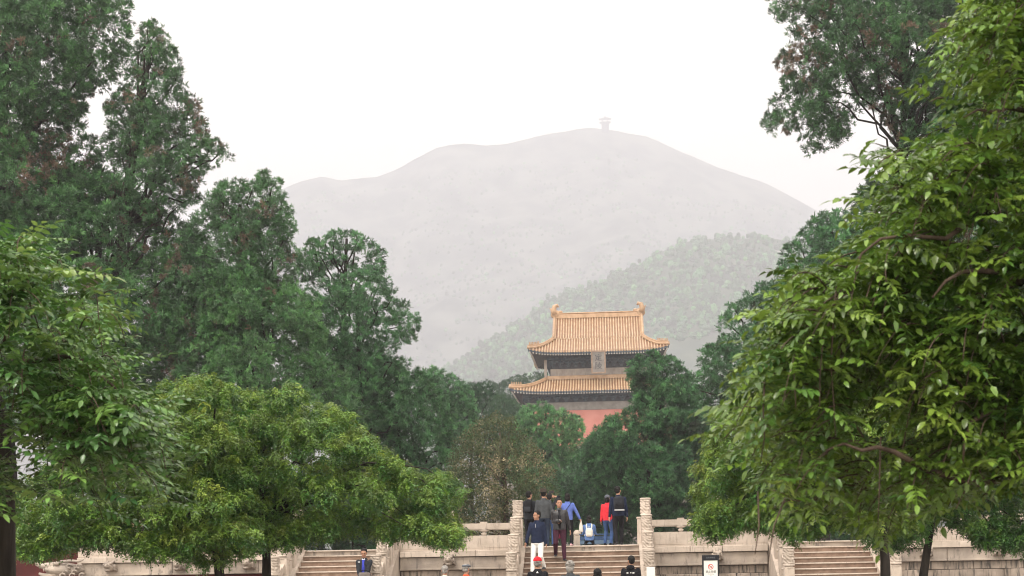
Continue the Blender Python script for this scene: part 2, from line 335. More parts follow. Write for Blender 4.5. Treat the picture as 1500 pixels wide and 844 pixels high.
def gn_group(kind):
    if kind in GN: return GN[kind]
    g = bpy.data.node_groups.new('leaves_' + kind, 'GeometryNodeTree')
    g.interface.new_socket('Geometry', in_out='INPUT', socket_type='NodeSocketGeometry'); g.interface.new_socket('Geometry', in_out='OUTPUT', socket_type='NodeSocketGeometry')
    N, L = g.nodes, g.links; gi = N.new('NodeGroupInput'); go = N.new('NodeGroupOutput'); iop = N.new('GeometryNodeInstanceOnPoints')
    join = N.new('GeometryNodeGeometryToInstance')
    for s in SRC[kind]:
        oi = N.new('GeometryNodeObjectInfo'); oi.inputs['Object'].default_value = s; oi.inputs['As Instance'].default_value = True
        L.new(oi.outputs['Geometry'], join.inputs[0])
    # join the sources as separate instances
    N.remove(join); jg = N.new('GeometryNodeJoinGeometry')
    for n in [n for n in N if n.bl_idname == 'GeometryNodeObjectInfo']: L.new(n.outputs['Geometry'], jg.inputs[0])
    def attr(nm, ty):
        a = N.new('GeometryNodeInputNamedAttribute'); a.data_type = ty; a.inputs[0].default_value = nm; return a.outputs[0]
    L.new(gi.outputs[0], iop.inputs['Points']); L.new(jg.outputs[0], iop.inputs['Instance']); iop.inputs['Pick Instance'].default_value = True
    L.new(attr('pick', 'INT'), iop.inputs['Instance Index']); L.new(attr('rot', 'FLOAT_VECTOR'), iop.inputs['Rotation']); L.new(attr('scl', 'FLOAT_VECTOR'), iop.inputs['Scale'])
    L.new(iop.outputs[0], go.inputs[0]); GN[kind] = g; return g
def scatter(name, kind, pts, rot, scl, tint, parent=None, label=None):
    pts = np.asarray(pts, np.float32); n = len(pts)
    me = bpy.data.meshes.new(name); me.vertices.add(n); me.vertices.foreach_set('co', pts.ravel())
    a = me.attributes.new('rot', 'FLOAT_VECTOR', 'POINT'); a.data.foreach_set('vector', np.asarray(rot, np.float32).ravel())
    s = np.asarray(scl, np.float32); s = np.repeat(s[:, None], 3, 1) if s.ndim == 1 else s
    a = me.attributes.new('scl', 'FLOAT_VECTOR', 'POINT'); a.data.foreach_set('vector', s.ravel())
    a = me.attributes.new('tint', 'FLOAT', 'POINT'); a.data.foreach_set('value', np.asarray(tint, np.float32))
    a = me.attributes.new('pick', 'INT', 'POINT'); a.data.foreach_set('value', rng.integers(0, len(SRC[kind]), n).astype(np.int32))
    me.update(); o = place(name, me, parent, kind='stuff', label=label)
    md = o.modifiers.new('leaves', 'NODES'); md.node_group = gn_group(kind); return o
def rot_to(n, roll):
    """XYZ euler turning +Z onto n (arrays)"""
    n = n / np.maximum(np.linalg.norm(n, axis=1, keepdims=True), 1e-6)
    # R = Rz(az) Ry(th) Rz(roll): convert through matrices
    th = np.arccos(np.clip(n[:, 2], -1, 1)); az = np.arctan2(n[:, 1], n[:, 0])
    ca, sa, ct, st, cr, sr = np.cos(az), np.sin(az), np.cos(th), np.sin(th), np.cos(roll), np.sin(roll)
    m00 = ca * ct * cr - sa * sr; m10 = sa * ct * cr + ca * sr; m20 = -st * cr; m21 = st * sr; m22 = ct
    return np.stack([np.arctan2(m21, m22), np.arcsin(np.clip(-m20, -1, 1)), np.arctan2(m10, m00)], 1)

# ------------------------------------------------------------------ trees
def poly_dist(px, py, poly):
    """signed distance (inside positive) of points to a polygon, numpy"""
    poly = np.asarray(poly, float); n = len(poly); d = np.full(px.shape, 1e9); ins = np.zeros(px.shape, bool)
    for i in range(n):
        x0, y0 = poly[i]; x1, y1 = poly[(i + 1) % n]
        ex, ey = x1 - x0, y1 - y0; t = np.clip(((px - x0) * ex + (py - y0) * ey) / (ex * ex + ey * ey + 1e-9), 0, 1)
        d = np.minimum(d, np.hypot(px - x0 - t * ex, py - y0 - t * ey))
        c = ((y0 > py) != (y1 > py)) & (px < ex * (py - y0) / (ey + 1e-12) + x0); ins ^= c
    return np.where(ins, d, -d)
def lobes_of(poly, D, rmin, rmax, gap=.62, thick=None, tries=2600):
    poly = np.asarray(poly, float); lo, hi = poly.min(0), poly.max(0)
    px = rng.uniform(lo[0], hi[0], tries); py = rng.uniform(lo[1], hi[1], tries); d = poly_dist(px, py, poly)
    out = []; dm = d.max(); T = thick if thick else (min(hi - lo) / FPX * D) * .5
    for x, y, dd in zip(px, py, d):
        if dd < rmin * .55: continue
        r = min(rmax * rng.uniform(.6, 1.0), max(dd, rmin)); dz = rng.uniform(-1, 1) * T * math.sqrt(min(dd / dm, 1))
        ok = True
        for (X, Y, RR, Z) in out:
            if math.sqrt((X - x) ** 2 + (Y - y) ** 2 + ((Z - dz) / D * FPX) ** 2) < gap * (r + RR): ok = False; break
        if ok: out.append((x, y, r, dz))
    return out
def crown_points(lobes, D, s, k, tint0, tamp, brown=0.0, squash=.85, up=.45, hang=False, holes=0.0, seed=0, radial=.45):
    pts = []; nr = []; L = []
    for (x, y, r, dz) in lobes:
        c = np.array(P(x, y, D + dz)); rw = r / FPX * (D + dz); n = max(6, int(k * (r / s) ** 2))
        v = rng.normal(size=(n, 3)); v /= np.linalg.norm(v, axis=1, keepdims=True)
        q = rng.random(n) ** radial; wob = 1 + .30 * vnoise(v[:, 0] * 2 + x, v[:, 1] * 2 + y, v[:, 2] * 2, 2, seed)
        p = c + v * (rw * q * wob)[:, None] * np.array([1, 1, squash]); pts.append(p); nr.append(v)
    p = np.concatenate(pts); nr = np.concatenate(nr); n = len(p)
    sw = s / FPX * D
    if holes > 0:
        h = vnoise(p[:, 0] / (sw * 3.2), p[:, 1] / (sw * 3.2), p[:, 2] / (sw * 3.2), 2, seed + 3); keep = h < np.quantile(h, 1 - holes); p, nr = p[keep], nr[keep]; n = len(p)
    t = vnoise(p[:, 0] / (sw * 5), p[:, 1] / (sw * 5), p[:, 2] / (sw * 5), 3, seed + 11)
    t2 = rng.uniform(-1, 1, n)
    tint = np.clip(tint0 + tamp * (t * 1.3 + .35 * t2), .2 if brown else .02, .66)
    if hang: tint = np.clip(tint + .16 * nr[:, 2], .02, .66)          # mound tops yellower: fresh shoots plus top light put into the tint
    if brown > 0:
        b = vnoise(p[:, 0] / (sw * 4), p[:, 1] / (sw * 4), p[:, 2] / (sw * 4) + 50, 2, seed + 21); tint = np.where(b > np.quantile(b, 1 - brown), rng.uniform(-.25, 0.02, n), tint)
    if hang:
        ax = np.stack([nr[:, 0] * .4, nr[:, 1] * .4, np.ones(n)], 1) + rng.normal(size=(n, 3)) * .22; roll = rng.uniform(0, 6.28, n)
    else:
        ax = nr + np.array([0, 0, up]) + rng.normal(size=(n, 3)) * .25; roll = rng.uniform(0, 6.28, n)
    return p, rot_to(ax, roll), tint
def limb(b, p0, p1, r0, r1, sag=.12, n=6, wig=.05, r=random):
    p0, p1 = Vector(p0), Vector(p1); ln = (p1 - p0).length; pts = []; rad = []
    for i in range(n + 1):
        t = i / n; q = p0.lerp(p1, t); q.z += math.sin(t * math.pi) * sag * ln
        if 0 < i < n: q += Vector((r.uniform(-1, 1), r.uniform(-1, 1), r.uniform(-1, 1))) * wig * ln
        pts.append(q); rad.append(r0 + (r1 - r0) * t)
    b.tube(pts, rad, 6)
    return pts
BASE_S = {'juniper': .30, 'cypress': .30, 'far': .30, 'pagoda': .42, 'persimmon': .30}     # how wide one spray is at scale 1, metres
def tree(name, label, group, kind, poly, D, base, tr, s=15, k=9, rmin=12, rmax=34, tint=.3, tamp=.16, brown=0.0, holes=.1, hang=False, limbs=14, bark=None, thick=None, lean=None, extra_lobes=(), gap=.72, sv=.25, radial=.33):
    """poly: outline of the crown in the photograph; D: distance; base: picture x of the foot; s: size of one spray in picture pixels"""
    foot = P(base, HY, D); foot.z = 0
    root = empty(name, foot, 0, label, 'tree', group)
    lob = lobes_of(poly, D, rmin, rmax, gap, thick) + list(extra_lobes)
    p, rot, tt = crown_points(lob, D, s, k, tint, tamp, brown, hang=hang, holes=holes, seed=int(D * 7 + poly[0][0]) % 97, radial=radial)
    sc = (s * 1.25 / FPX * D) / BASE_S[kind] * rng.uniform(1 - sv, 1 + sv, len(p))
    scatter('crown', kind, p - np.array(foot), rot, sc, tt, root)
    cx = sum(l[0] for l in lob) / len(lob); ys = sorted(l[1] for l in lob); top = P(cx, ys[max(0, len(ys) // 12)], D)
    if lean: top = P(lean[0], lean[1], D)
    b = MB(); n = 9; tp = []
    for i in range(n + 1):
        t = i / n; q = foot.lerp(top, t); a = math.sin(t * 3.1) * .04 * top.z
        tp.append(q + Vector((a * math.sin(D), a * math.cos(D), 0)) - foot)
    b.tube(tp, [tr * (1.25 if i == 0 else 1 - .82 * i / n) for i in range(n + 1)], 10)
    b.build('trunk', bark or M_BARK, root, True)
    r = random.Random(int(D * 10)); ch = r.sample(lob, min(limbs, len(lob)))
    for (x, y, rr, dz) in ch:
        e = P(x, y, D + dz) - foot; h = min(max(e.z * r.uniform(.80, .95), tp[6 if hang else 2].z), top.z * .95); i = min(n - 1, int(h / max(top.z, .1) * n)); st = tp[i]
        b = MB(); limb(b, st, e, tr * (.34 - .22 * i / n), tr * .06, .10 if not hang else .25, 6, .06, r); b.build('branch', bark or M_BARK, root, True)
    return root

G_J = 'old junipers and cypresses beside the courtyard'
tree('juniper_tree', 'tallest juniper at the far left whose top runs out of the picture', G_J, 'juniper',
     [(-150, -90), (170, -90), (190, -20), (192, 70), (186, 105), (158, 128), (128, 142), (122, 188), (142, 215), (150, 260), (140, 330), (110, 420), (-150, 460)], 62, 20, .5, s=11, k=11, tint=.34, brown=.07, holes=.09, rmax=40, lean=(15, -60), limbs=22)
tree('juniper_tree', 'narrow pointed juniper with a leaning limb showing against the sky', G_J, 'juniper',
     [(222, 22), (238, 38), (258, 75), (268, 110), (276, 140), (296, 155), (302, 190), (322, 205), (344, 228), (330, 248), (300, 255), (285, 300), (230, 330), (160, 330), (135, 280), (138, 225), (156, 190), (154, 152), (176, 128), (192, 95), (196, 60), (206, 40)], 60, 150, .4, s=10, k=9, tint=.30, brown=.10, holes=.15, rmin=10, rmax=24, lean=(222, 70), limbs=26)
tree('juniper_tree', 'broad juniper with brown inner twigs right of the narrow pointed one', G_J, 'juniper',
     [(388, 250), (408, 262), (418, 290), (432, 322), (424, 350), (438, 375), (430, 450), (360, 520), (250, 520), (230, 420), (270, 330), (300, 300), (318, 268), (345, 258), (366, 266)], 58, 310, .45, s=10, k=9.5, tint=.32, brown=.09, holes=.12, rmin=10, rmax=27, lean=(350, 300), limbs=24)
tree('juniper_tree', 'dense juniper in the middle of the left bank, behind the near foliage', G_J, 'juniper',
     [(-60, 300), (100, 240), (165, 260), (230, 300), (290, 330), (330, 430), (320, 560), (200, 640), (0, 640), (-60, 560)], 61, 180, .5, s=11, k=10, tint=.36, tamp=.2, brown=.08, holes=.06, rmax=40, lean=(150, 300), limbs=20)
tree('juniper_tree', 'low bright green juniper above the clipped pagoda trees on the left', G_J, 'juniper',
     [(300, 400), (360, 380), (420, 400), (470, 450), (480, 520), (520, 560), (540, 640), (400, 660), (240, 640), (240, 560), (290, 480)], 57, 370, .4, s=10, k=11, tint=.42, tamp=.2, brown=.05, holes=.05, rmax=34, limbs=14)
tree('cypress_tree', 'round topped tree with bare forked limbs in its open crown', G_J, 'cypress',
     [(452, 352), (480, 340), (515, 338), (545, 350), (563, 372), (560, 398), (545, 415), (520, 405), (500, 385), (478, 395), (455, 430), (436, 400), (432, 365)], 66, 500, .32, s=10, k=7, tint=.36, holes=.16, rmin=8, rmax=18, lean=(508, 350), limbs=13, thick=1.3)
tree('cypress_tree', 'stepped cypress whose right branches jut out over the valley', G_J, 'cypress',
     [(500, 400), (560, 395), (580, 428), (603, 445), (617, 470), (608, 498), (590, 506), (596, 530), (600, 620), (540, 640), (440, 560), (430, 430), (470, 400)], 63, 520, .32, s=10, k=9, tint=.32, holes=.15, rmin=9, rmax=24, limbs=18)
tree('cypress_tree', 'dark cypress right of the stepped one, sloping down to the path', G_J, 'cypress',
     [(560, 520), (600, 540), (628, 548), (650, 575), (665, 620), (672, 690), (670, 740), (560, 740), (480, 640), (500, 560)], 66, 590, .3, s=10, k=10, tint=.34, holes=.06, rmin=9, rmax=27, limbs=10)
tree('cypress_tree', 'small cypress with knobbly top between the dark cypress and the flat topped pine', G_J, 'cypress',
     [(618, 545), (640, 538), (655, 548), (672, 556), (690, 570), (700, 600), (700, 660), (650, 680), (620, 620), (610, 570)], 92, 650, .25, s=8, k=10, tint=.4, holes=.08, rmin=6, rmax=14, limbs=8)
tree('pine_tree', 'small flat topped pine left of the lower temple roof', None, 'far',
     [(672, 580), (690, 564), (712, 560), (728, 572), (724, 584), (704, 588), (712, 600), (690, 606), (674, 600)], 112, 700, .2, s=7, k=8, tint=.22, holes=.15, rmin=5, rmax=11, limbs=10)
tree('cypress_tree', 'pale hazy evergreen just left of the temple, lower than its roofs', None, 'far',
     [(690, 600), (715, 585), (735, 578), (752, 585), (770, 600), (790, 640), (780, 680), (700, 680)], 150, 742, .35, s=7, k=10, tint=.42, holes=.05, rmin=6, rmax=16, limbs=6)
tree('cypress_tree', 'dim hazy evergreens behind the lower temple roof at its left end', None, 'far',
     [(640, 575), (680, 562), (720, 557), (745, 556), (775, 544), (800, 546), (815, 556), (815, 620), (640, 640)], 250, 740, .35, s=6, k=10, tint=.35, holes=.05, rmin=6, rmax=14, limbs=4)
tree('cypress_tree', 'light green cypress in front of the pink temple wall, left side', G_J, 'cypress',
     [(758, 612), (770, 592), (795, 588), (812, 595), (834, 604), (850, 610), (857, 630), (842, 668), (850, 720), (780, 740), (740, 700), (748, 640)], 104, 800, .28, s=8, k=11, tint=.5, holes=.08, rmin=6, rmax=16, limbs=8)
tree('cypress_tree', 'low dark evergreen straight below the pink temple wall', G_J, 'cypress',
     [(845, 660), (862, 642), (880, 636), (900, 645), (920, 680), (920, 790), (800, 790), (800, 710), (830, 690)], 86, 862, .25, s=8, k=11, tint=.26, holes=.05, rmin=7, rmax=18, limbs=6)
tree('cypress_tree', 'dark evergreen behind the people at the top of the stairs', G_J, 'cypress',
     [(790, 700), (850, 680), (960, 690), (990, 740), (980, 800), (780, 800), (770, 740)], 78, 905, .2, s=9, k=10, tint=.2, holes=.05, rmin=8, rmax=18, limbs=6)
tree('persimmon_tree', 'broadleaf tree with speckled brown and cream leaves left of the staircase', None, 'persimmon',
     [(662, 655), (680, 632), (700, 615), (722, 606), (745, 610), (768, 628), (790, 655), (812, 690), (820, 740), (800, 800), (690, 812), (655, 780), (650, 700)], 58, 730, .18, s=9, k=10, tint=.40, tamp=.26, holes=.08, rmin=8, rmax=22, limbs=20, bark=M_BARK2)
tree('cypress_tree', 'big rounded evergreen covering the right half of the temple', G_J, 'cypress',
     [(915, 545), (925, 528), (950, 517), (985, 521), (1000, 536), (1022, 556), (1036, 590), (1048, 640), (1060, 720), (1050, 790), (930, 780), (895, 730), (862, 700), (845, 665), (862, 642), (890, 612), (925, 595), (928, 568), (920, 550)], 74, 965, .35, s=9, k=14, tint=.33, tamp=.18, brown=.04, holes=.02, rmin=9, rmax=25, limbs=22)
tree('cypress_tree', 'dark stepped cypress right of the temple, lowest of the right bank', G_J, 'cypress',
     [(1062, 448), (1085, 440), (1105, 418), (1140, 408), (1175, 450), (1170, 560), (1090, 640), (1030, 620), (1018, 570), (1022, 520), (1048, 495)], 58, 1090, .3, s=10, k=9, tint=.3, holes=.14, rmin=8, rmax=23, limbs=16)
tree('cypress_tree', 'dark cypress with a rounded head second down the right bank', G_J, 'cypress',
     [(1138, 412), (1140, 370), (1168, 342), (1190, 312), (1238, 303), (1275, 330), (1290, 460), (1190, 520), (1145, 450)], 57, 1200, .3, s=11, k=9, tint=.33, holes=.14, rmin=9, rmax=25, limbs=16)
tree('cypress_tree', 'highest cypress of the right bank peeping out beside the near leaves', G_J, 'cypress',
     [(1248, 300), (1262, 264), (1300, 240), (1400, 260), (1420, 500), (1290, 560), (1250, 400)], 59, 1330, .3, s=12, k=9, tint=.3, brown=.08, holes=.12, rmin=9, rmax=28, limbs=12)
tree('juniper_tree', 'juniper reaching in from the top right, its twigs open against the sky', G_J, 'juniper',
     [(1128, -30), (1160, -90), (1560, -90), (1560, 160), (1400, 250), (1330, 240), (1290, 175), (1262, 150), (1240, 205), (1205, 222), (1184, 232), (1158, 196), (1114, 188), (1126, 150), (1148, 128), (1138, 90), (1156, 50), (1130, 20)], 60, 1318, .3, s=10, k=9, tint=.26, brown=.08, holes=.14, rmin=10, rmax=26, lean=(1330, -80), limbs=38, gap=.7)
tree('juniper_tree', 'thick dark juniper hidden behind the near leaves at the right edge', G_J, 'juniper',
     [(1380, 80), (1600, 60), (1620, 760), (1400, 760), (1330, 560), (1300, 420), (1340, 250)], 58, 1440, .5, s=12, k=9, tint=.28, brown=.06, holes=.05, rmax=42, limbs=12)

tree('cypress_tree', 'dark evergreen behind the left flight, seen under the weeping crowns', G_J, 'cypress',
     [(380, 690), (500, 680), (640, 690), (690, 720), (690, 830), (380, 840)], 64, 520, .2, s=10, k=10, tint=.2, holes=.03, rmin=10, rmax=26, limbs=4)
tree('cypress_tree', 'dark evergreen behind the right flight, seen under the near leaves', G_J, 'cypress',
     [(1040, 680), (1180, 660), (1330, 680), (1340, 820), (1040, 820)], 64, 1180, .2, s=10, k=10, tint=.2, holes=.03, rmin=10, rmax=26, limbs=4)
G_P = 'pagoda trees with weeping umbrella crowns in front of the terrace'
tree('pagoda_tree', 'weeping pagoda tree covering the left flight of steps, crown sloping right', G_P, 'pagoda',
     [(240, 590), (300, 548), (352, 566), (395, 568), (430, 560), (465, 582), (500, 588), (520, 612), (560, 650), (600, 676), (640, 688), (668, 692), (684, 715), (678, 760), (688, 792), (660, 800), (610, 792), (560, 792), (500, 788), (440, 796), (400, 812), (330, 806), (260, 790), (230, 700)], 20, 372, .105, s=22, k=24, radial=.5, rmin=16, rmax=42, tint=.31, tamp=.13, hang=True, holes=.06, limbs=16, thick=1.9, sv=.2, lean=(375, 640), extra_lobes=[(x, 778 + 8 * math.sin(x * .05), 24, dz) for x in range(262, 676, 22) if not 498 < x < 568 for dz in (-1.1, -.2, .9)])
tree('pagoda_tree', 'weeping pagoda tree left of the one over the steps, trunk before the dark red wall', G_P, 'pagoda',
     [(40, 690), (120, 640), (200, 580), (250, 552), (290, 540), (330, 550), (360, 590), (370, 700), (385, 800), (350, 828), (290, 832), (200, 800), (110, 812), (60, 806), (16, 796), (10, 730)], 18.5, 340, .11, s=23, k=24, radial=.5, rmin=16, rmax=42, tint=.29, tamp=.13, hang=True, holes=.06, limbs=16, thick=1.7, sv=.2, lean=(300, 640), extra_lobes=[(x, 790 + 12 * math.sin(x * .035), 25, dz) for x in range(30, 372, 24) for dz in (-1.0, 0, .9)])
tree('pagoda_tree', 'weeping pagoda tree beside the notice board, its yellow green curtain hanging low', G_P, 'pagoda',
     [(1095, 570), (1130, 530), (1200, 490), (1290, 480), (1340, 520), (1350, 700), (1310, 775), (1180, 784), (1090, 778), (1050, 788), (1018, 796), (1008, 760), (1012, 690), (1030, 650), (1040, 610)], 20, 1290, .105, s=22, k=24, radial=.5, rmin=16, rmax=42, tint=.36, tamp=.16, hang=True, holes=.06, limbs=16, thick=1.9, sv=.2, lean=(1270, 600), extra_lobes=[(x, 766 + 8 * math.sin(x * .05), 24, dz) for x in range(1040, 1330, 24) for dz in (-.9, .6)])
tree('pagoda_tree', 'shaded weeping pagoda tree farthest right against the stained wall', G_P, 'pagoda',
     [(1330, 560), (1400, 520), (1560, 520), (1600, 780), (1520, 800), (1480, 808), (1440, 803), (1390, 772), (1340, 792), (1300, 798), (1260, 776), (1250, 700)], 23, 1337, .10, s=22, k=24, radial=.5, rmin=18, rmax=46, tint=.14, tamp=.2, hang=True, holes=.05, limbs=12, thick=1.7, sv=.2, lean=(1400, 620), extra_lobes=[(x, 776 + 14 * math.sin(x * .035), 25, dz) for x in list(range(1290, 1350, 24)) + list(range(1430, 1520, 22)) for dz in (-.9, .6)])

# ------------------------------------------------------------------ the two near trees: every near leaf an object, the deeper leaves one part
def near_tree(label, kind, poly, D0, D1, base, baseD, tr, strands, hub, limbs, seed, step=.052, inset=12, ls=1.0, bark=None):
    r = random.Random(seed); foot = P(base, HY, baseD); foot.z = 0
    root = empty('pagoda_tree', foot, 0, label, 'tree', 'near pagoda trees framing the view')
    poly_a = np.asarray(poly, float); lo, hi = poly_a.min(0), poly_a.max(0)
    tw = MB(); leaves = []
    cnt = 0; tries = 0
    while cnt < strands and tries < strands * 60:
        tries += 1
        x, y = r.uniform(lo[0], hi[0]), r.uniform(lo[1], hi[1]); d = poly_dist(np.array([x]), np.array([y]), poly)[0]
        if d < 3: continue
        if vnoise(np.array([x / 75.]), np.array([y / 55.]), 0, 2, seed)[0] < -.12 + .35 * (d < 60) * r.random(): continue
        cnt += 1; ins = r.choice((inset - 22, inset - 8, inset, inset, inset + 16)); D = D0 + (D1 - D0) * (r.random() ** 1.2) * min(1, d / 120 + .25)
        p = P(x, y, D); out = Vector((p.x - hub.x, p.y - hub.y, 0)); out = out.normalized() if out.length > .01 else RIGHT.copy()
        # a twig that starts rising outward and then hangs straight down
        ln = r.uniform(.22, .5); n = max(4, int(ln / step)); q = p - out * .1; vel = (out * r.uniform(.5, 1.0) + Vector((0, 0, r.uniform(-.1, .7))) + RIGHT * r.uniform(-.3, .3)).normalized()
        pts = [q.copy()]
        for i in range(n):
            vel = (vel + Vector((0, 0, -.22)) + Vector((r.uniform(-1, 1), r.uniform(-1, 1), 0)) * .08).normalized(); q = q + vel * step
            c_ = q - CAMP; dd = c_.dot(VIEW); u = HX + c_.dot(RIGHT) / dd * FPX; v = HY - c_.z / dd * FPX
            if poly_dist(np.array([u]), np.array([v]), poly)[0] < ins: break
            pts.append(q.copy())
        if len(pts) < 3: continue
        tw.tube([p_ - foot for p_ in pts], [.0035 * (1 - .6 * i / len(pts)) for i in range(len(pts))], 4)
        a0 = r.uniform(0, 6.28)
        for i in range(1, len(pts)):
            a = a0 + i * 2.5 + r.uniform(-.5, .5); d_ = Vector((math.cos(a), math.sin(a), 0)) + (pts[i] - pts[i - 1]).normalized() * .3
            d_ = (d_ + out * .35).normalized(); yaw = math.atan2(d_.y, d_.x)
            leaves.append((pts[i], (r.uniform(-.5, .5), r.uniform(-.55, .35), yaw), r.choice((.6, .75, .85, .95, 1.05, 1.15)) * r.uniform(.9, 1.1) * ls))
    tw.build('twigs', M_BARK2, root, True, kind='stuff')
    leaves.sort(key=lambda l: (l[0] - CAMP).dot(VIEW) + r.uniform(0, .25) * (D1 - D0) * 2)
    inview = []; rest = []
    for l in leaves:
        c_ = l[0] - CAMP; dd = c_.dot(VIEW); u = HX + c_.dot(RIGHT) / dd * FPX; v = HY - c_.z / dd * FPX
        (inview if (len(inview) < 290 and 0 < u < 1500 and 0 < v < 844) else rest).append(l)
    for l in inview:
        o = place('leaf', r.choice(SRC[kind]).data, root, l[0] - foot, l[1], l[2]); o['tint'] = min(.65, max(0.0, .22 + .2 * math.sin(l[0].x * 9 + l[0].z * 7) + r.uniform(-.1, .3)))
    if rest:
        pr = np.array([tuple(l[0] - foot) for l in rest]); ro = np.array([l[1] for l in rest]); sc = np.array([l[2] for l in rest])
        tn = .30 + .34 * vnoise(pr[:, 0] * 4, pr[:, 1] * 4, pr[:, 2] * 4, 2, seed); scatter('foliage', kind, pr, ro, sc, np.clip(tn, 0, .65), root)
    b = MB(); top = hub - foot
    tp = [Vector((0, 0, 0)).lerp(top, i / 8) + Vector((math.sin(i * 1.3) * .03, math.cos(i * 1.7) * .03, 0)) * (i > 0) for i in range(9)]
    b.tube(tp, [tr * (1.3 if i == 0 else (1 - .45 * i / 8) if i < 8 else .12) for i in range(9)], 12); b.build('trunk', M_BARK, root, True)
    for (pa, ra, rb) in limbs:
        b = MB(); b.tube([P(*q) - foot for q in pa], [ra + (rb - ra) * i / (len(pa) - 1) for i in range(len(pa))], 8); b.build('limb', bark or M_BARK2, root, True)
    print(label, len(leaves)); return root
near_tree('near pagoda tree at the left edge with a dark trunk and drooping leafy twigs', 'near_cool',
          [(-380, 300), (-120, 290), (0, 308), (45, 330), (75, 365), (110, 385), (155, 398), (178, 430), (186, 470), (194, 520), (205, 555), (240, 580), (262, 615), (276, 650), (262, 700), (232, 742), (190, 752), (140, 765), (90, 755), (48, 730), (30, 700), (5, 745), (-380, 770)],
          6.0, 8.8, 2, 8.3, .16, 1100, P(-20, 520, 8.0),
          [([(-40, 560, 7.6), (20, 530, 7.0), (60, 528, 6.7), (100, 522, 6.5), (122, 528, 6.4), (140, 545, 6.35), (162, 562, 6.3), (172, 572, 6.3), (185, 590, 6.3)], .016, .003),
           ([(-30, 560, 7.4), (-5, 520, 6.9), (8, 495, 6.8), (6, 470, 6.8)], .016, .004), ([(-40, 600, 7.5), (10, 548, 6.8), (22, 546, 6.7), (50, 556, 6.7)], .014, .004)], 3)
near_tree('near pagoda tree filling the right side with large blurred yellow green leaves', 'near',
          [(1980, -120), (1450, -60), (1428, 10), (1360, 45), (1338, 78), (1346, 130), (1318, 160), (1276, 188), (1272, 225), (1296, 255), (1270, 300), (1246, 345), (1250, 360), (1190, 385), (1150, 425), (1125, 450), (1118, 500), (1098, 530), (1084, 580), (1062, 620), (1052, 680), (1080, 708), (1120, 715), (1128, 770), (1160, 798), (1210, 775), (1250, 790), (1310, 800), (1350, 770), (1420, 760), (1480, 735), (1980, 735)],
          4.7, 7.8, 1640, 6.5, .17, 2900, P(1640, 420, 6.2),
          [([(1640, 430, 6.2), (1600, 430, 6.0), (1530, 418, 5.6), (1492, 414, 5.3), (1470, 400, 4.87), (1440, 397, 4.72), (1410, 398, 4.67), (1385, 412, 4.62), (1366, 436, 4.62)], .020, .003),
           ([(1492, 414, 5.3), (1470, 424, 4.82), (1452, 446, 4.72), (1446, 480, 4.72)], .010, .002),
           ([(1640, 425, 6.2), (1600, 190, 6.0), (1510, 164, 5.4), (1478, 158, 4.82), (1455, 164, 4.72), (1432, 161, 4.72), (1412, 172, 4.72)], .014, .002),
           ([(1640, 425, 6.2), (1600, 290, 6.0), (1470, 312, 5.4), (1420, 326, 4.82), (1385, 350, 4.72), (1330, 345, 4.67), (1290, 350, 4.62), (1262, 372, 4.62), (1252, 400, 4.62)], .014, .002),
           ([(1640, 660, 6.2), (1600, 660, 6.0), (1500, 602, 5.4), (1450, 603, 4.82), (1424, 618, 4.72), (1413, 645, 4.67), (1410, 680, 4.67)], .017, .003),
           ([(1640, 720, 6.2), (1600, 720, 6.0), (1490, 694, 5.4), (1440, 710, 4.82), (1360, 690, 4.72), (1310, 662, 4.67), (1285, 655, 4.62), (1262, 660, 4.62), (1236, 650, 4.62), (1210, 660, 4.62)], .016, .003),
           ([(1225, 420, 4.72), (1221, 470, 4.67), (1217, 530, 4.67), (1222, 600, 4.67), (1224, 640, 4.67)], .0032, .0015),
           ([(1120, 560, 4.67), (1118, 600, 4.62), (1120, 640, 4.62), (1114, 680, 4.62)], .003, .0015),
           ([(1160, 500, 4.67), (1164, 560, 4.62), (1166, 600, 4.62)], .003, .0015),
           ([(1290, 640, 4.72), (1288, 720, 4.67), (1286, 770, 4.67)], .0032, .0015),
           ([(1150, 730, 4.67), (1134, 770, 4.62), (1124, 830, 4.62)], .003, .0015), ([(1110, 720, 4.67), (1112, 770, 4.62), (1106, 812, 4.62)], .003, .0015)], 5, inset=26, ls=.82)

# forest on the hill: nobody could count it
def hill_forest(HH, n, hs, label, crest=True):
    X, Y, Z, T = HH; i = rng.integers(8, X.shape[0] * 3 // 4 + 4, n); i = np.clip(i, 8, X.shape[0] - 1); j = rng.integers(40, X.shape[1] - 40, n)
    x, y, z, t = X[i, j], Y[i, j], Z[i, j], T[i, j]; x = x + rng.normal(size=n) * 5; y = y + rng.normal(size=n) * 4
    g = vnoise(x / 130 / hs, y / 130 / hs, 0, 4, 5); keep = (g > -.42 + .45 * (t < .55)) | ((np.abs(t - 1) < .05) & (rng.random(n) < .8)) if crest else (g > -.2) & (t < .93); x, y, z = x[keep], y[keep], z[keep]; n = len(x)
    h = rng.uniform(4.5, 9, n) * hs * (1 if crest else .6) * (1 + .5 * (rng.random(n) < .08)); w = h * rng.uniform(.75, 1.15, n)
    p = np.stack([x, y, z - .5], 1); rot = np.stack([rng.normal(size=n) * .06, rng.normal(size=n) * .06, rng.uniform(0, 6.28, n)], 1)
    tag(scatter('hill_forest', 'wood', p, rot, np.stack([w, w, h], 1), rng.uniform(.05, .6, n)), label)
hill_forest(H2, 26000, 1.15, 'evergreen wood growing over the hill behind the temple')
hill_forest(H1, 16000, 1.7, 'faint scrub woodland over the far mountain', False)

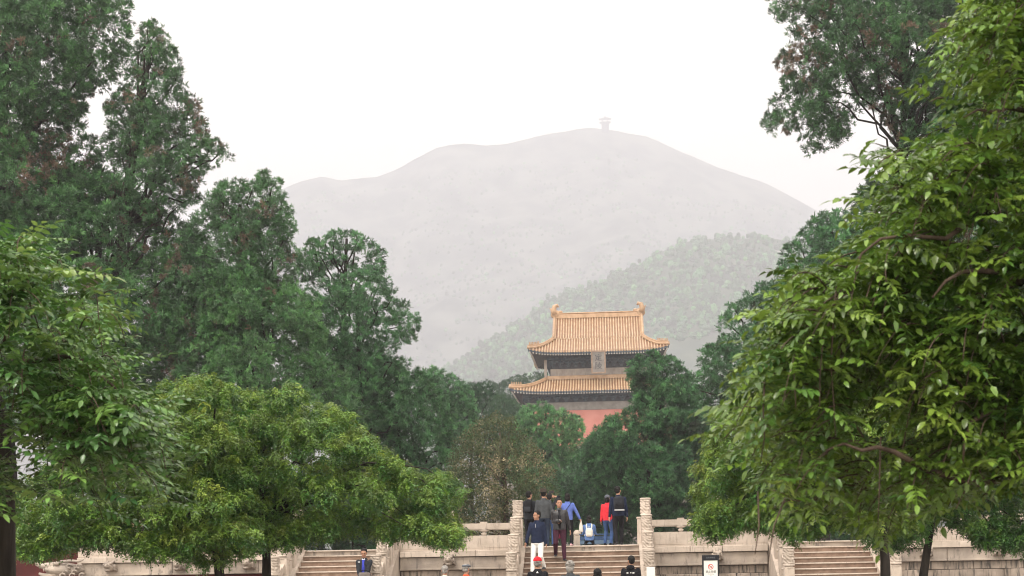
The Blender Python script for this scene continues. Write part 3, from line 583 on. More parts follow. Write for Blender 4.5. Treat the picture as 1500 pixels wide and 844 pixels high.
# ------------------------------------------------------------------ marble terrace (axis of the courtyard = world y; its front face at y 42)
TZ, TY0, TY1, TX = 1.95, 42.0, 54.0, 15.1
FL = [(-7.0, 1.2), (0.0, 1.66), (7.0, 1.2)]                   # flights of steps: centre x, half width
GAPS = [(c - h - .42, c + h + .42) for c, h in FL]
SEGS = [(-TX, GAPS[0][0]), (GAPS[0][1], GAPS[1][0]), (GAPS[1][1], GAPS[2][0]), (GAPS[2][1], TX)]
M_REDW = mat('red_wall_plaster', (.06, .011, .010), (.10, .02, .018), rough=.85, scale=1.2, per=.08, extra=stains((.07, .02, .02), 3, (2, 2, .3), .5, .75, .7))
terr = empty('marble_terrace', (0, TY0, 0), 0, 'long pale marble terrace with moulded courses and three flights of steps', 'terrace')
b = MB(); b.box(-TX + .2, TX - .2, .35, TY1 - TY0, -.4, TZ - .01); b.build('core', M_STAINED, terr)
b = MB(); b.box(-TX + .1, TX - .1, .34, TY1 - TY0 + .1, TZ - .012, TZ, 0); b.build('paved_deck', M_BAND, terr)
COURSES = [(1.70, 1.875, -.10, .75, 1.5, M_MARBLE), (1.35, 1.692, -.02, 1.6, 3.2, M_BAND), (1.07, 1.30, .07, 1.4, 2.8, M_STAINED), (1.305, 1.345, .035, 2.2, 3.4, M_STAINED), (.78, 1.062, .02, 1.2, 2.4, M_STAINED), (.45, .772, -.06, 1.2, 2.4, M_STAINED), (-.1, .442, -.14, 1.2, 2.4, M_STAINED)]
r = random.Random(4)
for si, (xa, xb) in enumerate(SEGS):
    for ci, (z0, z1, yo, la, lb, mt) in enumerate(COURSES):
        x = xa
        while x < xb - .02:
            ln = r.uniform(la, lb); x2 = xb if x + ln > xb - la * .6 else x + ln
            mb = MB(); j = r.uniform(-.008, .008); mb.box(0, x2 - x - .012, yo + j, .36, z0, z1 + r.uniform(-.006, .004), .012)
            if ci == 1: mb.box(.0, x2 - x - .012, yo - .03 + j, yo + .02, z0 - .035, z0 + .02, .008)
            mb.build('stone_block', M_REDW if (si == 0 and ci in (2, 4, 5)) else mt, terr, loc=(x + .006, 0, 0)); x = x2
for s in (-1, 1):                                               # ends of the terrace
    for (z0, z1, yo, la, lb, mt) in COURSES[:3]:
        y = 0.37
        while y < TY1 - TY0 - .1:
            y2 = min(y + r.uniform(la, lb), TY1 - TY0); mb = MB(); mb.box(-.12, .12 - yo, 0, y2 - y - .012, z0, z1, .01); o = mb.build('stone_block', mt, terr, loc=(s * (TX - .12), y, 0)); y = y2
            if s < 0: o.rotation_euler = (0, 0, 0); o.scale = (-1, 1, 1)
# dragon-head spouts under the tall posts
def spout(s=1.0):
    b = MB()
    b.ell((0, -.18, .02), (.13, .26, .15), 14, 10, f=lambda d: 1 + .12 * math.sin(d.x * 9) * math.cos(d.z * 8))
    b.ell((0, -.42, .06), (.10, .13, .07), 12, 8); b.ell((0, -.38, -.07), (.085, .12, .04), 12, 8)
    for q in (-1, 1):
        b.ell((q * .085, -.30, .13), (.05, .06, .045), 8, 6); b.tube([(q * .07, -.20, .14), (q * .10, -.05, .20), (q * .11, .08, .19)], [.035, .03, .01], 6)
        b.ell((q * .13, -.12, .02), (.035, .10, .09), 8, 6); b.ell((q * .05, -.52, .10), (.03, .03, .03), 6, 5)
        for k in range(3): b.tube([(q * .11, -.2 + k * .07, -.02 - .03 * k), (q * .16, -.1 + k * .06, -.07 - .02 * k), (q * .15, -.03 + k * .06, -.02)], [.03, .025, .01], 5)
    return b.mesh('spout', M_BAND, True)
sp_me = spout()
POSTX = [-14.05, -11.95, -9.88, -3.9, 3.9, 9.88, 11.95, 14.05]
for x in POSTX: place('water_spout', sp_me, terr, (x, -.06, 1.56))
def corner_spout():
    """big carved dragon head: open jaw, curling mane and brow"""
    b = MB(); rr = random.Random(8)
    b.ell((0.05, 0, .02), (.50, .20, .19), 22, 12, f=lambda d: 1 + .10 * math.sin(d.x * 12) * math.sin(d.z * 9))
    b.tube([(-.02, 0, .12), (-.30, 0, .15), (-.50, 0, .13), (-.62, 0, .20), (-.66, 0, .30), (-.58, 0, .36)], [.11, .10, .09, .08, .06, .03], 10)
    b.tube([(-.05, 0, -.08), (-.28, 0, -.16), (-.48, 0, -.15), (-.60, 0, -.08)], [.11, .09, .07, .03], 10)
    for q in (-1, 1):
        b.ell((-.12, q * .14, .20), (.10, .07, .07), 10, 8); b.ell((-.40, q * .07, .03), (.05, .04, .07), 8, 6)
        b.tube([(-.05, q * .15, .24), (.18, q * .17, .27), (.42, q * .15, .25), (.55, q * .12, .30)], [.05, .045, .035, .015], 7)
        for k in range(9):
            x = .02 + .06 * k; z = -.16 + .09 * (k % 4); a = [(x + .07 * math.cos(t), q * (.18 + .02 * math.sin(t * 2)), z + .06 * math.sin(t)) for t in [i * .9 for i in range(6)]]
            b.tube(a, [.03, .03, .028, .024, .018, .01], 6)
        for k in range(5): b.tube([(-.10 - .09 * k, q * .09, .06), (-.11 - .09 * k, q * .10, -.03)], [.022, .008], 5)
    return b.mesh('corner_spout', M_BAND, True)
cs = place('corner_spout', corner_spout(), terr, (-TX - .35, -.30, 1.52)); cs.rotation_euler = (0, 0, R(12)); cs.scale = (1.15, 1.15, 1.0)
cs = place('corner_spout', cs.data, terr, (TX + .35, -.30, 1.52)); cs.rotation_euler = (0, 0, R(168)); cs.scale = (1.15, 1.15, 1.0)

# carved post: square shaft, waist, drum head with cloud relief
def head_mesh():
    b = MB(); n, m = 40, 34; vs = []
    for i in range(m + 1):
        z = .50 * i / m
        for k in range(n):
            a = 2 * math.pi * k / n; rr = .148
            w_ = math.sin(a * 4 + z * 34 + 1.4 * math.sin(z * 21)) * math.cos(z * 40 + math.sin(a * 3) * 1.8); rel = .022 * max(-.6, min(.6, w_ * 1.8)) + .010 * math.sin(a * 9 + z * 60)
            if z < .03 or z > .46: rel = .012
            if .035 < z < .05 or .44 < z < .455: rel = -.012
            if i == m: rr = .125
            rr += rel; vs.append((rr * math.cos(a), rr * math.sin(a), z))
    fs = [(i * n + k, i * n + (k + 1) % n, (i + 1) * n + (k + 1) % n, (i + 1) * n + k) for i in range(m) for k in range(n)] + [tuple(m * n + k for k in range(n))]
    b.add(vs, fs); return b.mesh('post_head', M_MARBLE, True)
HEAD = head_mesh()
def shaft_mesh(h=.88):
    b = MB(); b.box(-.135, .135, -.135, .135, 0, h - .02, .012); b.box(-.10, .10, -.137, -.13, .12, h - .16); b.lathe([(.15, h - .02), (.155, h + .01), (.11, h + .03), (.11, h + .05), (.15, h + .065)], 20); return b.mesh('post', M_MARBLE)
SHAFT = shaft_mesh()
def post(parent, x, y, z):
    p = place('post', SHAFT, parent, (x, y, z)); place('post_head', HEAD, p, (0, 0, .94)); return p
def rail_parts(parent, p0, p1, half=True):
    """panel, vases, handrail between two posts; p0, p1 = foot of the posts (z included: slopes follow)"""
    p0, p1 = Vector(p0), Vector(p1); d = p1 - p0; h = Vector((d.x, d.y, 0)); L = h.length; u = h / L; n = Vector((-u.y, u.x, 0)); sl = d.z / L
    def hexa(b, s0, s1, z0, z1, w):
        v = []
        for z in (z0, z1):
            for (s_, q) in ((s0, -w), (s1, -w), (s1, w), (s0, w)): v.append(u * s_ + n * q + Vector((0, 0, z + sl * s_)))
        b.hexa(v)
    a, e = .138, L - .138
    b = MB(); hexa(b, a, e, 0, .43, .06); hexa(b, a + .10, e - .10, .07, .36, .068); b.build('panel', M_MARBLE, parent, loc=p0)
    b = MB(); hexa(b, a, e, .615, .79, .075); hexa(b, a, e, .585, .618, .05); b.build('handrail', M_MARBLE, parent, loc=p0)
    for s_, k in ((L / 2, 1), (a + .05, .6), (e - .05, .6)):
        b = MB(); z = .43 + sl * s_; c = u * s_
        b.lathe([(.045 * k, z), (.075 * k, z + .03), (.085 * k, z + .06), (.05 * k, z + .09), (.045 * k, z + .10), (.12 * k, z + .125), (.15 * k, z + .155), (.13 * k, z + .19)], 12, (c.x, c.y, 0), sx=1, sy=.55); b.build('vase_support', M_MARBLE, parent, True, loc=p0)
    b = MB(); s_ = L / 2; hexa(b, s_ - .10, s_ + .10, .788, .835, .06); b.build('rail_cap', M_MARBLE, parent, loc=p0)
def balustrade(label, pts, group, own):
    """own: which of the points carry a post of this run (the others are the stair newels)"""
    root = empty('marble_balustrade', pts[0], 0, label, 'balustrade', group); o = Vector(pts[0])
    for i, p in enumerate(pts):
        q = Vector(p) - o
        if own[i]: post(root, q.x, q.y, q.z)
        if i: rail_parts(root, Vector(pts[i - 1]) - o, q)
    return root
BZ = TZ - .075; BY = TY0 + .10
G_B = 'carved marble balustrades of the terrace'
balustrade('marble balustrade along the terrace from its left corner to the left flight', [(x, BY, BZ) for x in (-14.95, -14.05 + .9, -11.95 + .3, -9.88, -8.41)], G_B, (1, 1, 1, 1, 0))
balustrade('marble balustrade between the left flight and the middle flight of steps', [(x, BY, BZ) for x in (-5.59, -3.9, -1.87)], G_B, (0, 1, 0))
balustrade('marble balustrade between the middle flight and the right flight, behind the notice board', [(x, BY, BZ) for x in (1.87, 3.9, 5.59)], G_B, (0, 1, 0))
balustrade('marble balustrade along the terrace right of the right flight', [(x, BY, BZ) for x in (8.41, 9.88, 11.95, 14.05, 14.95)], G_B, (0, 1, 1, 1, 1))

SR, ST, NS = .15, .32, 13
nm = {0: 'left', 1: 'middle', 2: 'right'}
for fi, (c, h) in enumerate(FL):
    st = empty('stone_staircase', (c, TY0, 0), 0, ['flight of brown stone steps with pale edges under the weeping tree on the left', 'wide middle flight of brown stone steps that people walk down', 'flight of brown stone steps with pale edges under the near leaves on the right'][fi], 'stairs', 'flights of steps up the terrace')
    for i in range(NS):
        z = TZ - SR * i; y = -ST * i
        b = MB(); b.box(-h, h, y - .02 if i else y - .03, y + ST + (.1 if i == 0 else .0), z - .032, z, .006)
        b.build('tread', M_MARBLE, st)  # paler marble than the riser, so the colour carries the bright lit nosing
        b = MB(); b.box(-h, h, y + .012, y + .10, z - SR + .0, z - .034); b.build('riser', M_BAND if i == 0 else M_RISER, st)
    b = MB(); b.box(-h - .05, h + .05, -.02, .36, -.1, TZ - .16); b.build('core', M_STAINED, st)
    for s in (-1, 1):
        x0, x1 = (h + .002, h + .40) if s > 0 else (-h - .40, -h - .002)
        L = ST * NS; v = []
        for x_ in (x0, x1): pass
        b = MB(); zt = TZ + .03
        b.hexa([(x0, -L - .25, -.1), (x1, -L - .25, -.1), (x1, .30, -.1), (x0, .30, -.1), (x0, -L - .25, .05), (x1, -L - .25, .05), (x1, .10, zt), (x0, .10, zt)])
        b.build('stringer', M_MARBLE, st)
        e = -ST / SR * .5
        rt = empty('stair_balustrade', (c + s * (h + .21), TY0 + .10, BZ), 0, f'carved marble balustrade {"left" if s < 0 else "right"} of the {nm[fi]} flight of steps, its posts stepping down', 'balustrade', 'balustrades beside the steps')
        q = [Vector((0, k * e, -.5 * k)) for k in range(4)]
        for k, p in enumerate(q):
            post(rt, p.x, p.y, p.z)
            if k: rail_parts(rt, q[k - 1], p)
        b = MB(); p = q[-1]; b.ell((0, p.y - .42, p.z - .02), (.09, .34, .30), 14, 10); b.box(-.09, .09, p.y - .75, p.y - .14, p.z - .42, p.z - .1, .01); b.build('drum_stone', M_MARBLE, rt, True)
# short rail post behind the right newel, far stairs
b = MB(); b.box(-.13, .13, -.13, .13, 0, .80, .012); b.box(-.15, .15, -.15, .15, .78, .84, .015); o = b.build('stub_post', M_MARBLE, None, loc=(1.78, TY0 + 1.6, TZ)); tag(o, 'short plain marble post just behind the tall newel right of the middle steps', 'post')
st = empty('stone_staircase', (0, TY1, 0), 0, 'far flight of steps dropping away behind the terrace', 'stairs', 'flights of steps up the terrace')
for i in range(NS):
    b = MB(); z = TZ - SR * i; b.box(-1.66, 1.66, ST * i, ST * (i + 1), 0 if i else .9, z - .002, .006); b.build('step', M_BAND, st)
# rust-red courtyard wall beyond the left end of the terrace
rw = empty('courtyard_wall', (-28, 56, 0), 0, 'dark red courtyard wall with a tiled cap beyond the left corner of the terrace', 'wall')
b = MB(); b.box(-14, 12.2, 0, .7, .5, 3.0); b.build('plaster', M_REDW, rw); b = MB(); b.box(-14, 12.25, -.05, .75, 0, .5, .01); b.build('stone_plinth', M_STAINED, rw)
M_TILE = mat('orange_glazed_tile', (.44, .30, .175), (.58, .44, .30), rough=.38, scale=1.3, spec=.5, per=.12, extra=stains((.30, .13, .06), 2.2, (1, 1, 1), .52, .72, .6))
M_TILE_R = mat('ridge_glazed_tile', (.40, .25, .14), (.53, .35, .22), rough=.4, scale=1.5, spec=.5, per=.1)
M_TILE_L = mat('deep_orange_shade_tile', (.22, .10, .045), (.32, .16, .075), rough=.4, scale=1.6, spec=.5)  # slope tone darker than the rows: shade of the gaps put into colour
b = MB(); b.hexa([(-14.1, -.5, 3.0), (12.4, -.5, 3.0), (12.4, 1.2, 3.0), (-14.1, 1.2, 3.0), (-14.1, .25, 3.5), (12.4, .25, 3.5), (12.4, .45, 3.5), (-14.1, .45, 3.5)]); b.build('tiled_cap', M_TILE, rw)
b = MB(); b.box(12.2, 13.0, -.1, .8, 0, 3.3, .02); b.build('gate_jamb', mat('dark_wood', (.03, .012, .010), (.06, .02, .015), rough=.6), rw)

# ------------------------------------------------------------------ the temple tower
M_REDP = mat('faded_red_wall', (.50, .19, .16), (.58, .25, .21), rough=.9, scale=.5, per=.05, extra=stains((.40, .20, .16), 1.2, (1, 1, .3), .55, .75, .5))
M_GREY = mat('grey_stone', (.30, .27, .25), (.42, .37, .33), rough=.85, scale=.9, bump=.2, extra=stains((.22, .15, .12), 2, (1, 1, .4), .5, .7, .5))
M_TIMB = mat('blue_green_painted_timber', (.045, .065, .085), (.10, .12, .14), rough=.7, scale=2)
M_TIMB2 = mat('dark_timber', (.04, .045, .055), (.07, .07, .08), rough=.7, scale=2)
M_RAFT = mat('white_rafter_ends', (.62, .60, .58), rough=.7)
M_BRICK = mat('grey_brick', (.20, .18, .17), (.28, .26, .24), rough=.9, scale=1.5)
TC = Vector((0.0, 205.0, 0)); 
_c = P(876.5, 500, 205.0); TC.x, TC.y = _c.x, _c.y
tow = empty('temple_tower', TC, 0, 'square temple tower with two orange tiled roofs and a red lower wall', 'tower')
def skirt(b, tiles, raf, ix, iy, iz, ox, oy, oz, up, sp=.37, curve=.16, nseg=5, sides='fblr', tile_r=.105):
    """a hipped skirt roof: inner rectangle (ix, iy) at iz down to outer (ox, oy) at oz with up-swept corners"""
    def pt(side, a, t):
        """a in -1..1 along the eave, t 0 top .. 1 eave"""
        hx = ix + (ox - ix) * t; hy = iy + (oy - iy) * t; z = iz + (oz - iz) * (t + curve * math.sin(math.pi * t) * 1.0) + up * (abs(a) ** 6) * t * t
        e = .35 * (abs(a) ** 8) * t * t
        if side == 'f': return Vector((a * (hx + e), -hy - e, z))
        if side == 'b': return Vector((-a * (hx + e), hy + e, z))
        if side == 'l': return Vector((-hx - e, -a * (hy + e), z))
        return Vector((hx + e, a * (hy + e), z))
    for side in sides:
        na = 24; g = [[pt(side, -1 + 2 * i / na, j / nseg) for i in range(na + 1)] for j in range(nseg + 1)]
        vs = [p for row in g for p in row]; W = na + 1
        b.add(vs, [(j * W + i, (j + 1) * W + i, (j + 1) * W + i + 1, j * W + i + 1) for j in range(nseg) for i in range(na)])
        vs2 = [p - Vector((0, 0, .28)) for p in vs]; b.cur = 1; b.add(vs2, [(j * W + i, j * W + i + 1, (j + 1) * W + i + 1, (j + 1) * W + i) for j in range(nseg) for i in range(na)])
        lp = [pt(side, -1 + 2 * i / na, 1) for i in range(na + 1)]; b.add(lp + [p - Vector((0, 0, .28)) for p in lp], [(i, W + i, W + i + 1, i + 1) for i in range(na)]); b.cur = 0
        half = ox if side in 'fb' else oy; ih = ix if side in 'fb' else iy; cnt = int(2 * half / sp)
        for k in range(cnt + 1):
            w = -half + 2 * half * (k + .5) / (cnt + 1)
            t0 = 0 if abs(w) <= ih else (abs(w) - ih) / (half - ih)
            if t0 > .96: continue
            pts = []
            for j in range(nseg + 1):
                t = t0 + (1 - t0) * j / nseg; hw = ih + (half - ih) * t; pts.append(pt(side, max(-1, min(1, w / hw)), t) + Vector((0, 0, .06)))
            tiles.tube(pts, tile_r, 6)
            e = pts[-1]; c = Vector((0, 0, -.14)); tiles.ell(e + c * .6, (.12, .12, .12), 6, 4)
            q = pts[-1] * 1.0; q.z -= .42; inn = Vector((0, 0, 0)) - Vector((q.x if side in 'lr' else 0, q.y if side in 'fb' else 0, 0)).normalized() * .18
            raf.box(q.x + inn.x - .085, q.x + inn.x + .085, q.y + inn.y - .085, q.y + inn.y + .085, q.z - .09, q.z + .11)
    return pt
def ridge(b, pts, r0=.22, beasts=0):
    b.tube(pts, [r0] * len(pts), 8)
    b.tube([Vector(p) + Vector((0, 0, r0 * 1.15)) for p in pts], [r0 * .55] * len(pts), 6)
    for k in range(beasts):
        t = 1 - .055 * (k + 1); n = len(pts) - 1; f = t * n; i = min(int(f), n - 1); p = Vector(pts[i]).lerp(Vector(pts[i + 1]), f - i)
        b.ell(p + Vector((0, 0, .40)), (.11, .11, .22), 6, 5); b.ell(p + Vector((0, 0, .64)), (.09, .12, .09), 6, 5)
def dougong_band(parent, hx, hy, z0, z1, out, sp=1.25):
    """rows of bracket sets on all four sides"""
    me = MB()
    for (w, o_, z) in ((.20, 0, 0), (.42, .22, .33), (.62, .44, .66)):
        hh = (z1 - z0) * .30; me.box(-w, w, -o_ * out - .18, .05, z * (z1 - z0), z * (z1 - z0) + hh * .55)
        for q in (-1, 1): me.box(q * w - .10, q * w + .10, -o_ * out - .20, .04, z * (z1 - z0) + hh * .55, z * (z1 - z0) + hh)
    me.box(-.08, .08, -out * .62, .05, .15 * (z1 - z0), .92 * (z1 - z0))
    m = me.mesh('bracket_set', M_TIMB)
    for side in range(4):
        half, off = (hx, hy) if side % 2 == 0 else (hy, hx); n = int(2 * half / sp)
        for k in range(n + 1):
            w = -half + 2 * half * k / n; a = side * math.pi / 2; c_, s_ = math.cos(a), math.sin(a)
            place('bracket_set', m, parent, (w * c_ + off * s_, w * s_ - off * c_, z0), (0, 0, a))
def storey(hx, hy, z0, z1, m, name, parent, b_=.03):
    b = MB(); b.box(-hx, hx, -hy, hy, z0, z1, b_); return b.build(name, m, parent)
storey(15, 15, 0, 13.5, M_BRICK, 'brick_base', tow)
for s in range(-6, 7):
    b = MB(); b.box(s * 2.4 - .7, s * 2.4 + .7, -15.0, -14.4, 13.5, 15.0, .03); b.build('merlon', M_BRICK, tow)
storey(10.0, 10.0, 13.5, 20.25, M_REDP, 'red_wall', tow)
storey(10.06, 10.06, 20.25, 21.35, M_BRICK, 'stone_lintel', tow)
storey(9.9, 9.9, 21.35, 22.7, M_TIMB2, 'timber_frieze', tow)
dougong_band(tow, 9.6, 9.95, 21.45, 22.55, 1.3)
lower = empty('lower_roof', (0, 0, 0)); lower.parent = tow
rb, tb, rf = MB(), MB(), MB(); pt = skirt(rb, tb, rf, 7.0, 6.6, 24.9, 11.7, 11.9, 22.75, .45)
rb.build('roof_slope', [M_TILE_L, M_TIMB], lower, True); tb.build('tile_rows', M_TILE, lower, True, kind='stuff'); rf.build('rafter_ends', M_RAFT, lower, kind='stuff')
for q in (('f', 1), ('f', -1), ('b', 1), ('b', -1)):
    b = MB(); ridge(b, [pt(q[0], q[1], j / 8) + Vector((0, 0, .2)) for j in range(9)], .22, 5); b.build('hip_ridge', M_TILE_R, lower, True)
b = MB(); 
for (x0, x1, y0, y1) in ((-7.1, 7.1, -6.9, -6.5), (-7.1, 7.1, 6.5, 6.9), (-7.2, -6.8, -6.48, 6.48), (6.8, 7.2, -6.48, 6.48)): b.box(x0, x1, y0, y1, 24.8, 25.35, .05)
b.build('base_ridge', M_TILE_R, lower)
storey(6.7, 6.35, 24.9, 26.35, M_GREY, 'upper_wall', tow)
for k in range(-3, 4):
    if k != 0:
        b = MB(); b.box(k * 1.85 - .06, k * 1.85 + .06, -6.43, -6.34, 25.4, 26.3); b.build('wall_joint_post', M_GREY, tow)
storey(6.6, 6.25, 26.35, 28.1, M_TIMB2, 'upper_frieze', tow)
dougong_band(tow, 6.3, 6.3, 26.6, 27.95, 1.5, 1.05)
for s in (-1, 1):
    b = MB(); b.box(s * 7.35 - .18, s * 7.35 + .18, -7.0, -6.6, 24.9, 27.6, .02); b.build('corner_strut', M_GREY, tow)
plq = storey(.98, .14, 25.25, 28.35, M_BRICK, 'name_board', tow); plq.location = (0, -7.9, 0); plq.rotation_euler = (R(4), 0, 0)
b = MB()
for (x0, x1, z0, z1) in ((-.98, -.80, 25.25, 28.35), (.80, .98, 25.25, 28.35), (-.79, .79, 28.15, 28.35), (-.79, .79, 25.25, 25.45)): b.box(x0, x1, -.22, -.142, z0, z1, .01)
b.build('board_frame', mat('faded_gilt_frame', (.26, .18, .13), (.34, .25, .19), rough=.6), plq)
def text_part(body, parent, loc, size, m, name='lettering', rot=(math.pi / 2, 0, 0), ext=.004):
    cu = bpy.data.curves.new(name, 'FONT'); cu.body = body; cu.size = size; cu.align_x = 'CENTER'; cu.align_y = 'CENTER'; cu.extrude = ext; cu.resolution_u = 2
    t = bpy.data.objects.new(name, cu); dg = None; COL.objects.link(t); bpy.context.view_layer.update()
    me = bpy.data.meshes.new_from_object(t.evaluated_get(bpy.context.evaluated_depsgraph_get())); bpy.data.objects.remove(t)
    me.materials.clear(); me.materials.append(m); return place(name, me, parent, loc, rot)
text_part('定', plq, (0, -.16, 27.35), 1.0, M_TIMB2); text_part('陵', plq, (0, -.16, 26.25), 1.0, M_TIMB2)
upper = empty('upper_roof', (0, 0, 0)); upper.parent = tow
UX, UY, UZ, GX, GY, GZ, RZ_ = 9.25, 9.0, 28.35, 6.15, 5.2, 30.6, 34.4
rb, tb, rf = MB(), MB(), MB(); pt = skirt(rb, tb, rf, GX, GY, GZ, UX, UY, UZ, .5, curve=.10)
for s in (-1, 1):
    n = 6; g = []
    for j in range(n + 1):
        t = j / n; yy = s * GY * t; z = RZ_ + (GZ - RZ_) * (t + .07 * math.sin(math.pi * t)); g.append((yy, z))
    for j in range(n):
        (ya, za), (yb, zb) = g[j], g[j + 1]; q = [(-GX, ya, za), (-GX, yb, zb), (GX, yb, zb), (GX, ya, za)]; rb.add(q if s < 0 else q[::-1], [(0, 1, 2, 3)])
    k = -GX + .2
    while k < GX:
        tb.tube([(k, y_, z_ + .06) for y_, z_ in g], .105, 6); k += .37
rb.build('roof_slope', [M_TILE_L, M_TIMB], upper, True); tb.build('tile_rows', M_TILE, upper, True, kind='stuff'); rf.build('rafter_ends', M_RAFT, upper, kind='stuff')
for s in (-1, 1):
    b = MB(); x = s * (GX - .02); b.add([(x, -GY, GZ), (x, GY, GZ), (x, 0, RZ_)], [(0, 1, 2)]); b.add([(x - s * .3, -GY, GZ), (x - s * .3, GY, GZ), (x - s * .3, 0, RZ_)], [(0, 2, 1)]); b.build('gable', M_REDP, upper)
    for f in (-1, 1):
        b = MB(); ridge(b, [(s * (GX + .05), f * GY * t, RZ_ + .15 + (GZ - RZ_) * (t + .07 * math.sin(math.pi * t))) for t in [i / 7 for i in range(8)]], .24); b.build('gable_ridge', M_TILE_R, upper, True)
for q in (('f', 1), ('f', -1), ('b', 1), ('b', -1)):
    b = MB(); ridge(b, [pt(q[0], q[1], j / 8) + Vector((0, 0, .2)) for j in range(9)], .22, 7); b.build('hip_ridge', M_TILE_R, upper, True)
b = MB(); b.box(-GX - .1, GX + .1, -.28, .28, RZ_ - .1, RZ_ + .55, .06); b.box(-GX, GX, -.34, .34, RZ_ + .56, RZ_ + .72, .05); b.build('main_ridge', M_TILE_R, upper)
for s in (-1, 1):                                               # dragon finials biting the ridge ends
    b = MB(); b.ell((s * 6.0, 0, RZ_ + .5), (.75, .38, .65), 10, 8); b.tube([(s * 6.15, 0, RZ_ + .5), (s * 6.35, 0, RZ_ + 1.1), (s * 6.15, 0, RZ_ + 1.7), (s * 5.75, 0, RZ_ + 1.85), (s * 5.6, 0, RZ_ + 1.55)], [.5, .42, .34, .24, .1], 8)
    b.ell((s * 5.35, 0, RZ_ + .85), (.35, .3, .25), 8, 6); b.tube([(s * 6.5, 0, RZ_ + .9), (s * 6.85, 0, RZ_ + 1.5)], [.16, .05], 6); b.build('ridge_finial', M_TILE_R, upper, True)

# pavilion on the mountain top
pv0 = P(886.5, 184, 4580); pav = empty('summit_pavilion', (pv0.x, pv0.y, pv0.z - 7), 0, 'tiny two tiered pavilion on the summit of the far mountain', 'pavilion')
b = MB(); b.box(-4.6, 4.6, -3.0, 3.0, -8, 6.3); b.build('base', M_TIMB2, pav)
def proof(z, r_, h, name):
    b = MB(); b.add([(-r_, -r_, z + .5), (r_, -r_, z + .6), (r_, r_, z + .6), (-r_, r_, z + .6), (-r_ * .35, -r_ * .35, z + h), (r_ * .35, -r_ * .35, z + h), (r_ * .35, r_ * .35, z + h), (-r_ * .35, r_ * .35, z + h)] + [(-r_ * .8, -r_ * .8, z), (r_ * .8, -r_ * .8, z), (r_ * .8, r_ * .8, z), (-r_ * .8, r_ * .8, z)],
        [(0, 1, 5, 4), (1, 2, 6, 5), (2, 3, 7, 6), (3, 0, 4, 7), (4, 5, 6, 7), (8, 9, 1, 0), (9, 10, 2, 1), (10, 11, 3, 2), (11, 8, 0, 3), (11, 10, 9, 8)]); b.build(name, M_TIMB2, pav)
proof(6.2, 7.4, 2.0, 'lower_roof'); proof(10.8, 7.9, 2.6, 'upper_roof')
for x in (-3.4, 3.4):
    for y in (-3.4, 3.4):
        b = MB(); b.tube([(x, y, 8.6), (x, y, 11.0)], .5, 8); b.build('column', M_REDW, pav)
b = MB(); b.tube([(0, 0, 13), (0, 0, 16)], [1.4, .25], 8); b.build('finial', M_TIMB2, pav)
pav.scale = (2.5, 1.0, 2.4)

# ------------------------------------------------------------------ small things
fpos = P(858, HY, 96); fr = empty('glazed_furnace', (fpos.x, fpos.y, 0), 0, 'small shrine like furnace with orange tiled roof seen between the trees', 'furnace')
b = MB(); b.box(-.75, .75, -.75, .75, 0, 1.0, .03); b.build('plinth', M_BAND, fr); b = MB(); b.box(-.6, .6, -.6, .6, 1.0, 3.35, .03); b.build('body', M_TILE_L, fr)
b = MB(); b.box(-.22, .22, -.63, -.59, 1.7, 2.6); b.build('opening', M_TIMB2, fr)
rb, tb, rf = MB(), MB(), MB(); pt = skirt(rb, tb, rf, .5, .1, 4.25, 1.15, 1.15, 3.45, .12, sp=.16, tile_r=.04); rb.build('roof', [M_TILE, M_TIMB], fr, True); tb.build('tile_rows', M_TILE, fr, True, kind='stuff'); b = MB(); b.box(-.6, .6, -.09, .09, 4.2, 4.45, .02); b.build('ridge', M_TILE, fr)
pl = P(845.5, HY, 56.5); b = MB(); b.box(-.13, .13, -.13, .13, 0, 2.35, .02); b.lathe([(.15, 2.35), (.17, 2.42), (.12, 2.5), (.05, 2.56)], 12); tag(b.build('stone_pillar', M_BAND, None, loc=(pl.x, pl.y, 0)), 'beige stone pillar behind the terrace left of the white backpack', 'pillar')
M_BLUE = mat('faded_blue_paint', (.022, .05, .12), (.035, .075, .16), rough=.5, scale=5, per=.15); M_BLUE2 = mat('pale_blue_edge', (.08, .13, .20), rough=.5)
bp = P(874, HY, 50.5); be = empty('blue_bench', (bp.x, bp.y, TZ), 0, 'low dark blue bench behind the girl with the white backpack', 'bench')
for y in (-.18, 0, .18):
    b = MB(); b.box(-.60, .60, y - .08, y + .08, .36, .40, .008); b.build('seat_slat', M_BLUE, be)
for z in (.24, .10):
    b = MB(); b.box(-.58, .58, -.24, -.20, z - .06, z + .07, .008); b.build('front_board', M_BLUE if z > .2 else M_BLUE2, be)
for x in (-.54, .54):
    for y in (-.17, .19):
        b = MB(); b.box(x - .03, x + .03, y - .03, y + .03, 0, .36, .005); b.build('leg', M_BLUE2, be)
# notice board
M_BLK = mat('black_sign_metal', (.012, .013, .018), rough=.45, spec=.4); M_WHT = mat('white_sign_panel', (.80, .79, .76), rough=.5); M_RED = mat('red_sign_print', (.62, .035, .02), rough=.5); M_INK = mat('black_sign_print', (.02, .02, .02), rough=.6); M_GRY = mat('grey_sign_print', (.16, .17, .19), rough=.6)
sp = P(1040.3, HY, 35); sg = empty('notice_board', (sp.x, sp.y, 0), R(3), 'black framed notice board with a red no smoking sign on white', 'sign')
b = MB(); W, T = .205, 1.67
for (x0, x1, z0, z1) in ((-W, -W + .035, .55, T), (W - .035, W, .55, T), (-W + .036, W - .036, T - .13, T), (-W + .036, W - .036, .55, .62)): b.box(x0, x1, -.03, .03, z0, z1, .004)
b.build('frame', M_BLK, sg); b = MB(); b.box(-W + .036, W - .036, -.018, .018, .62, T - .131); b.build('panel', M_WHT, sg)
b = MB()
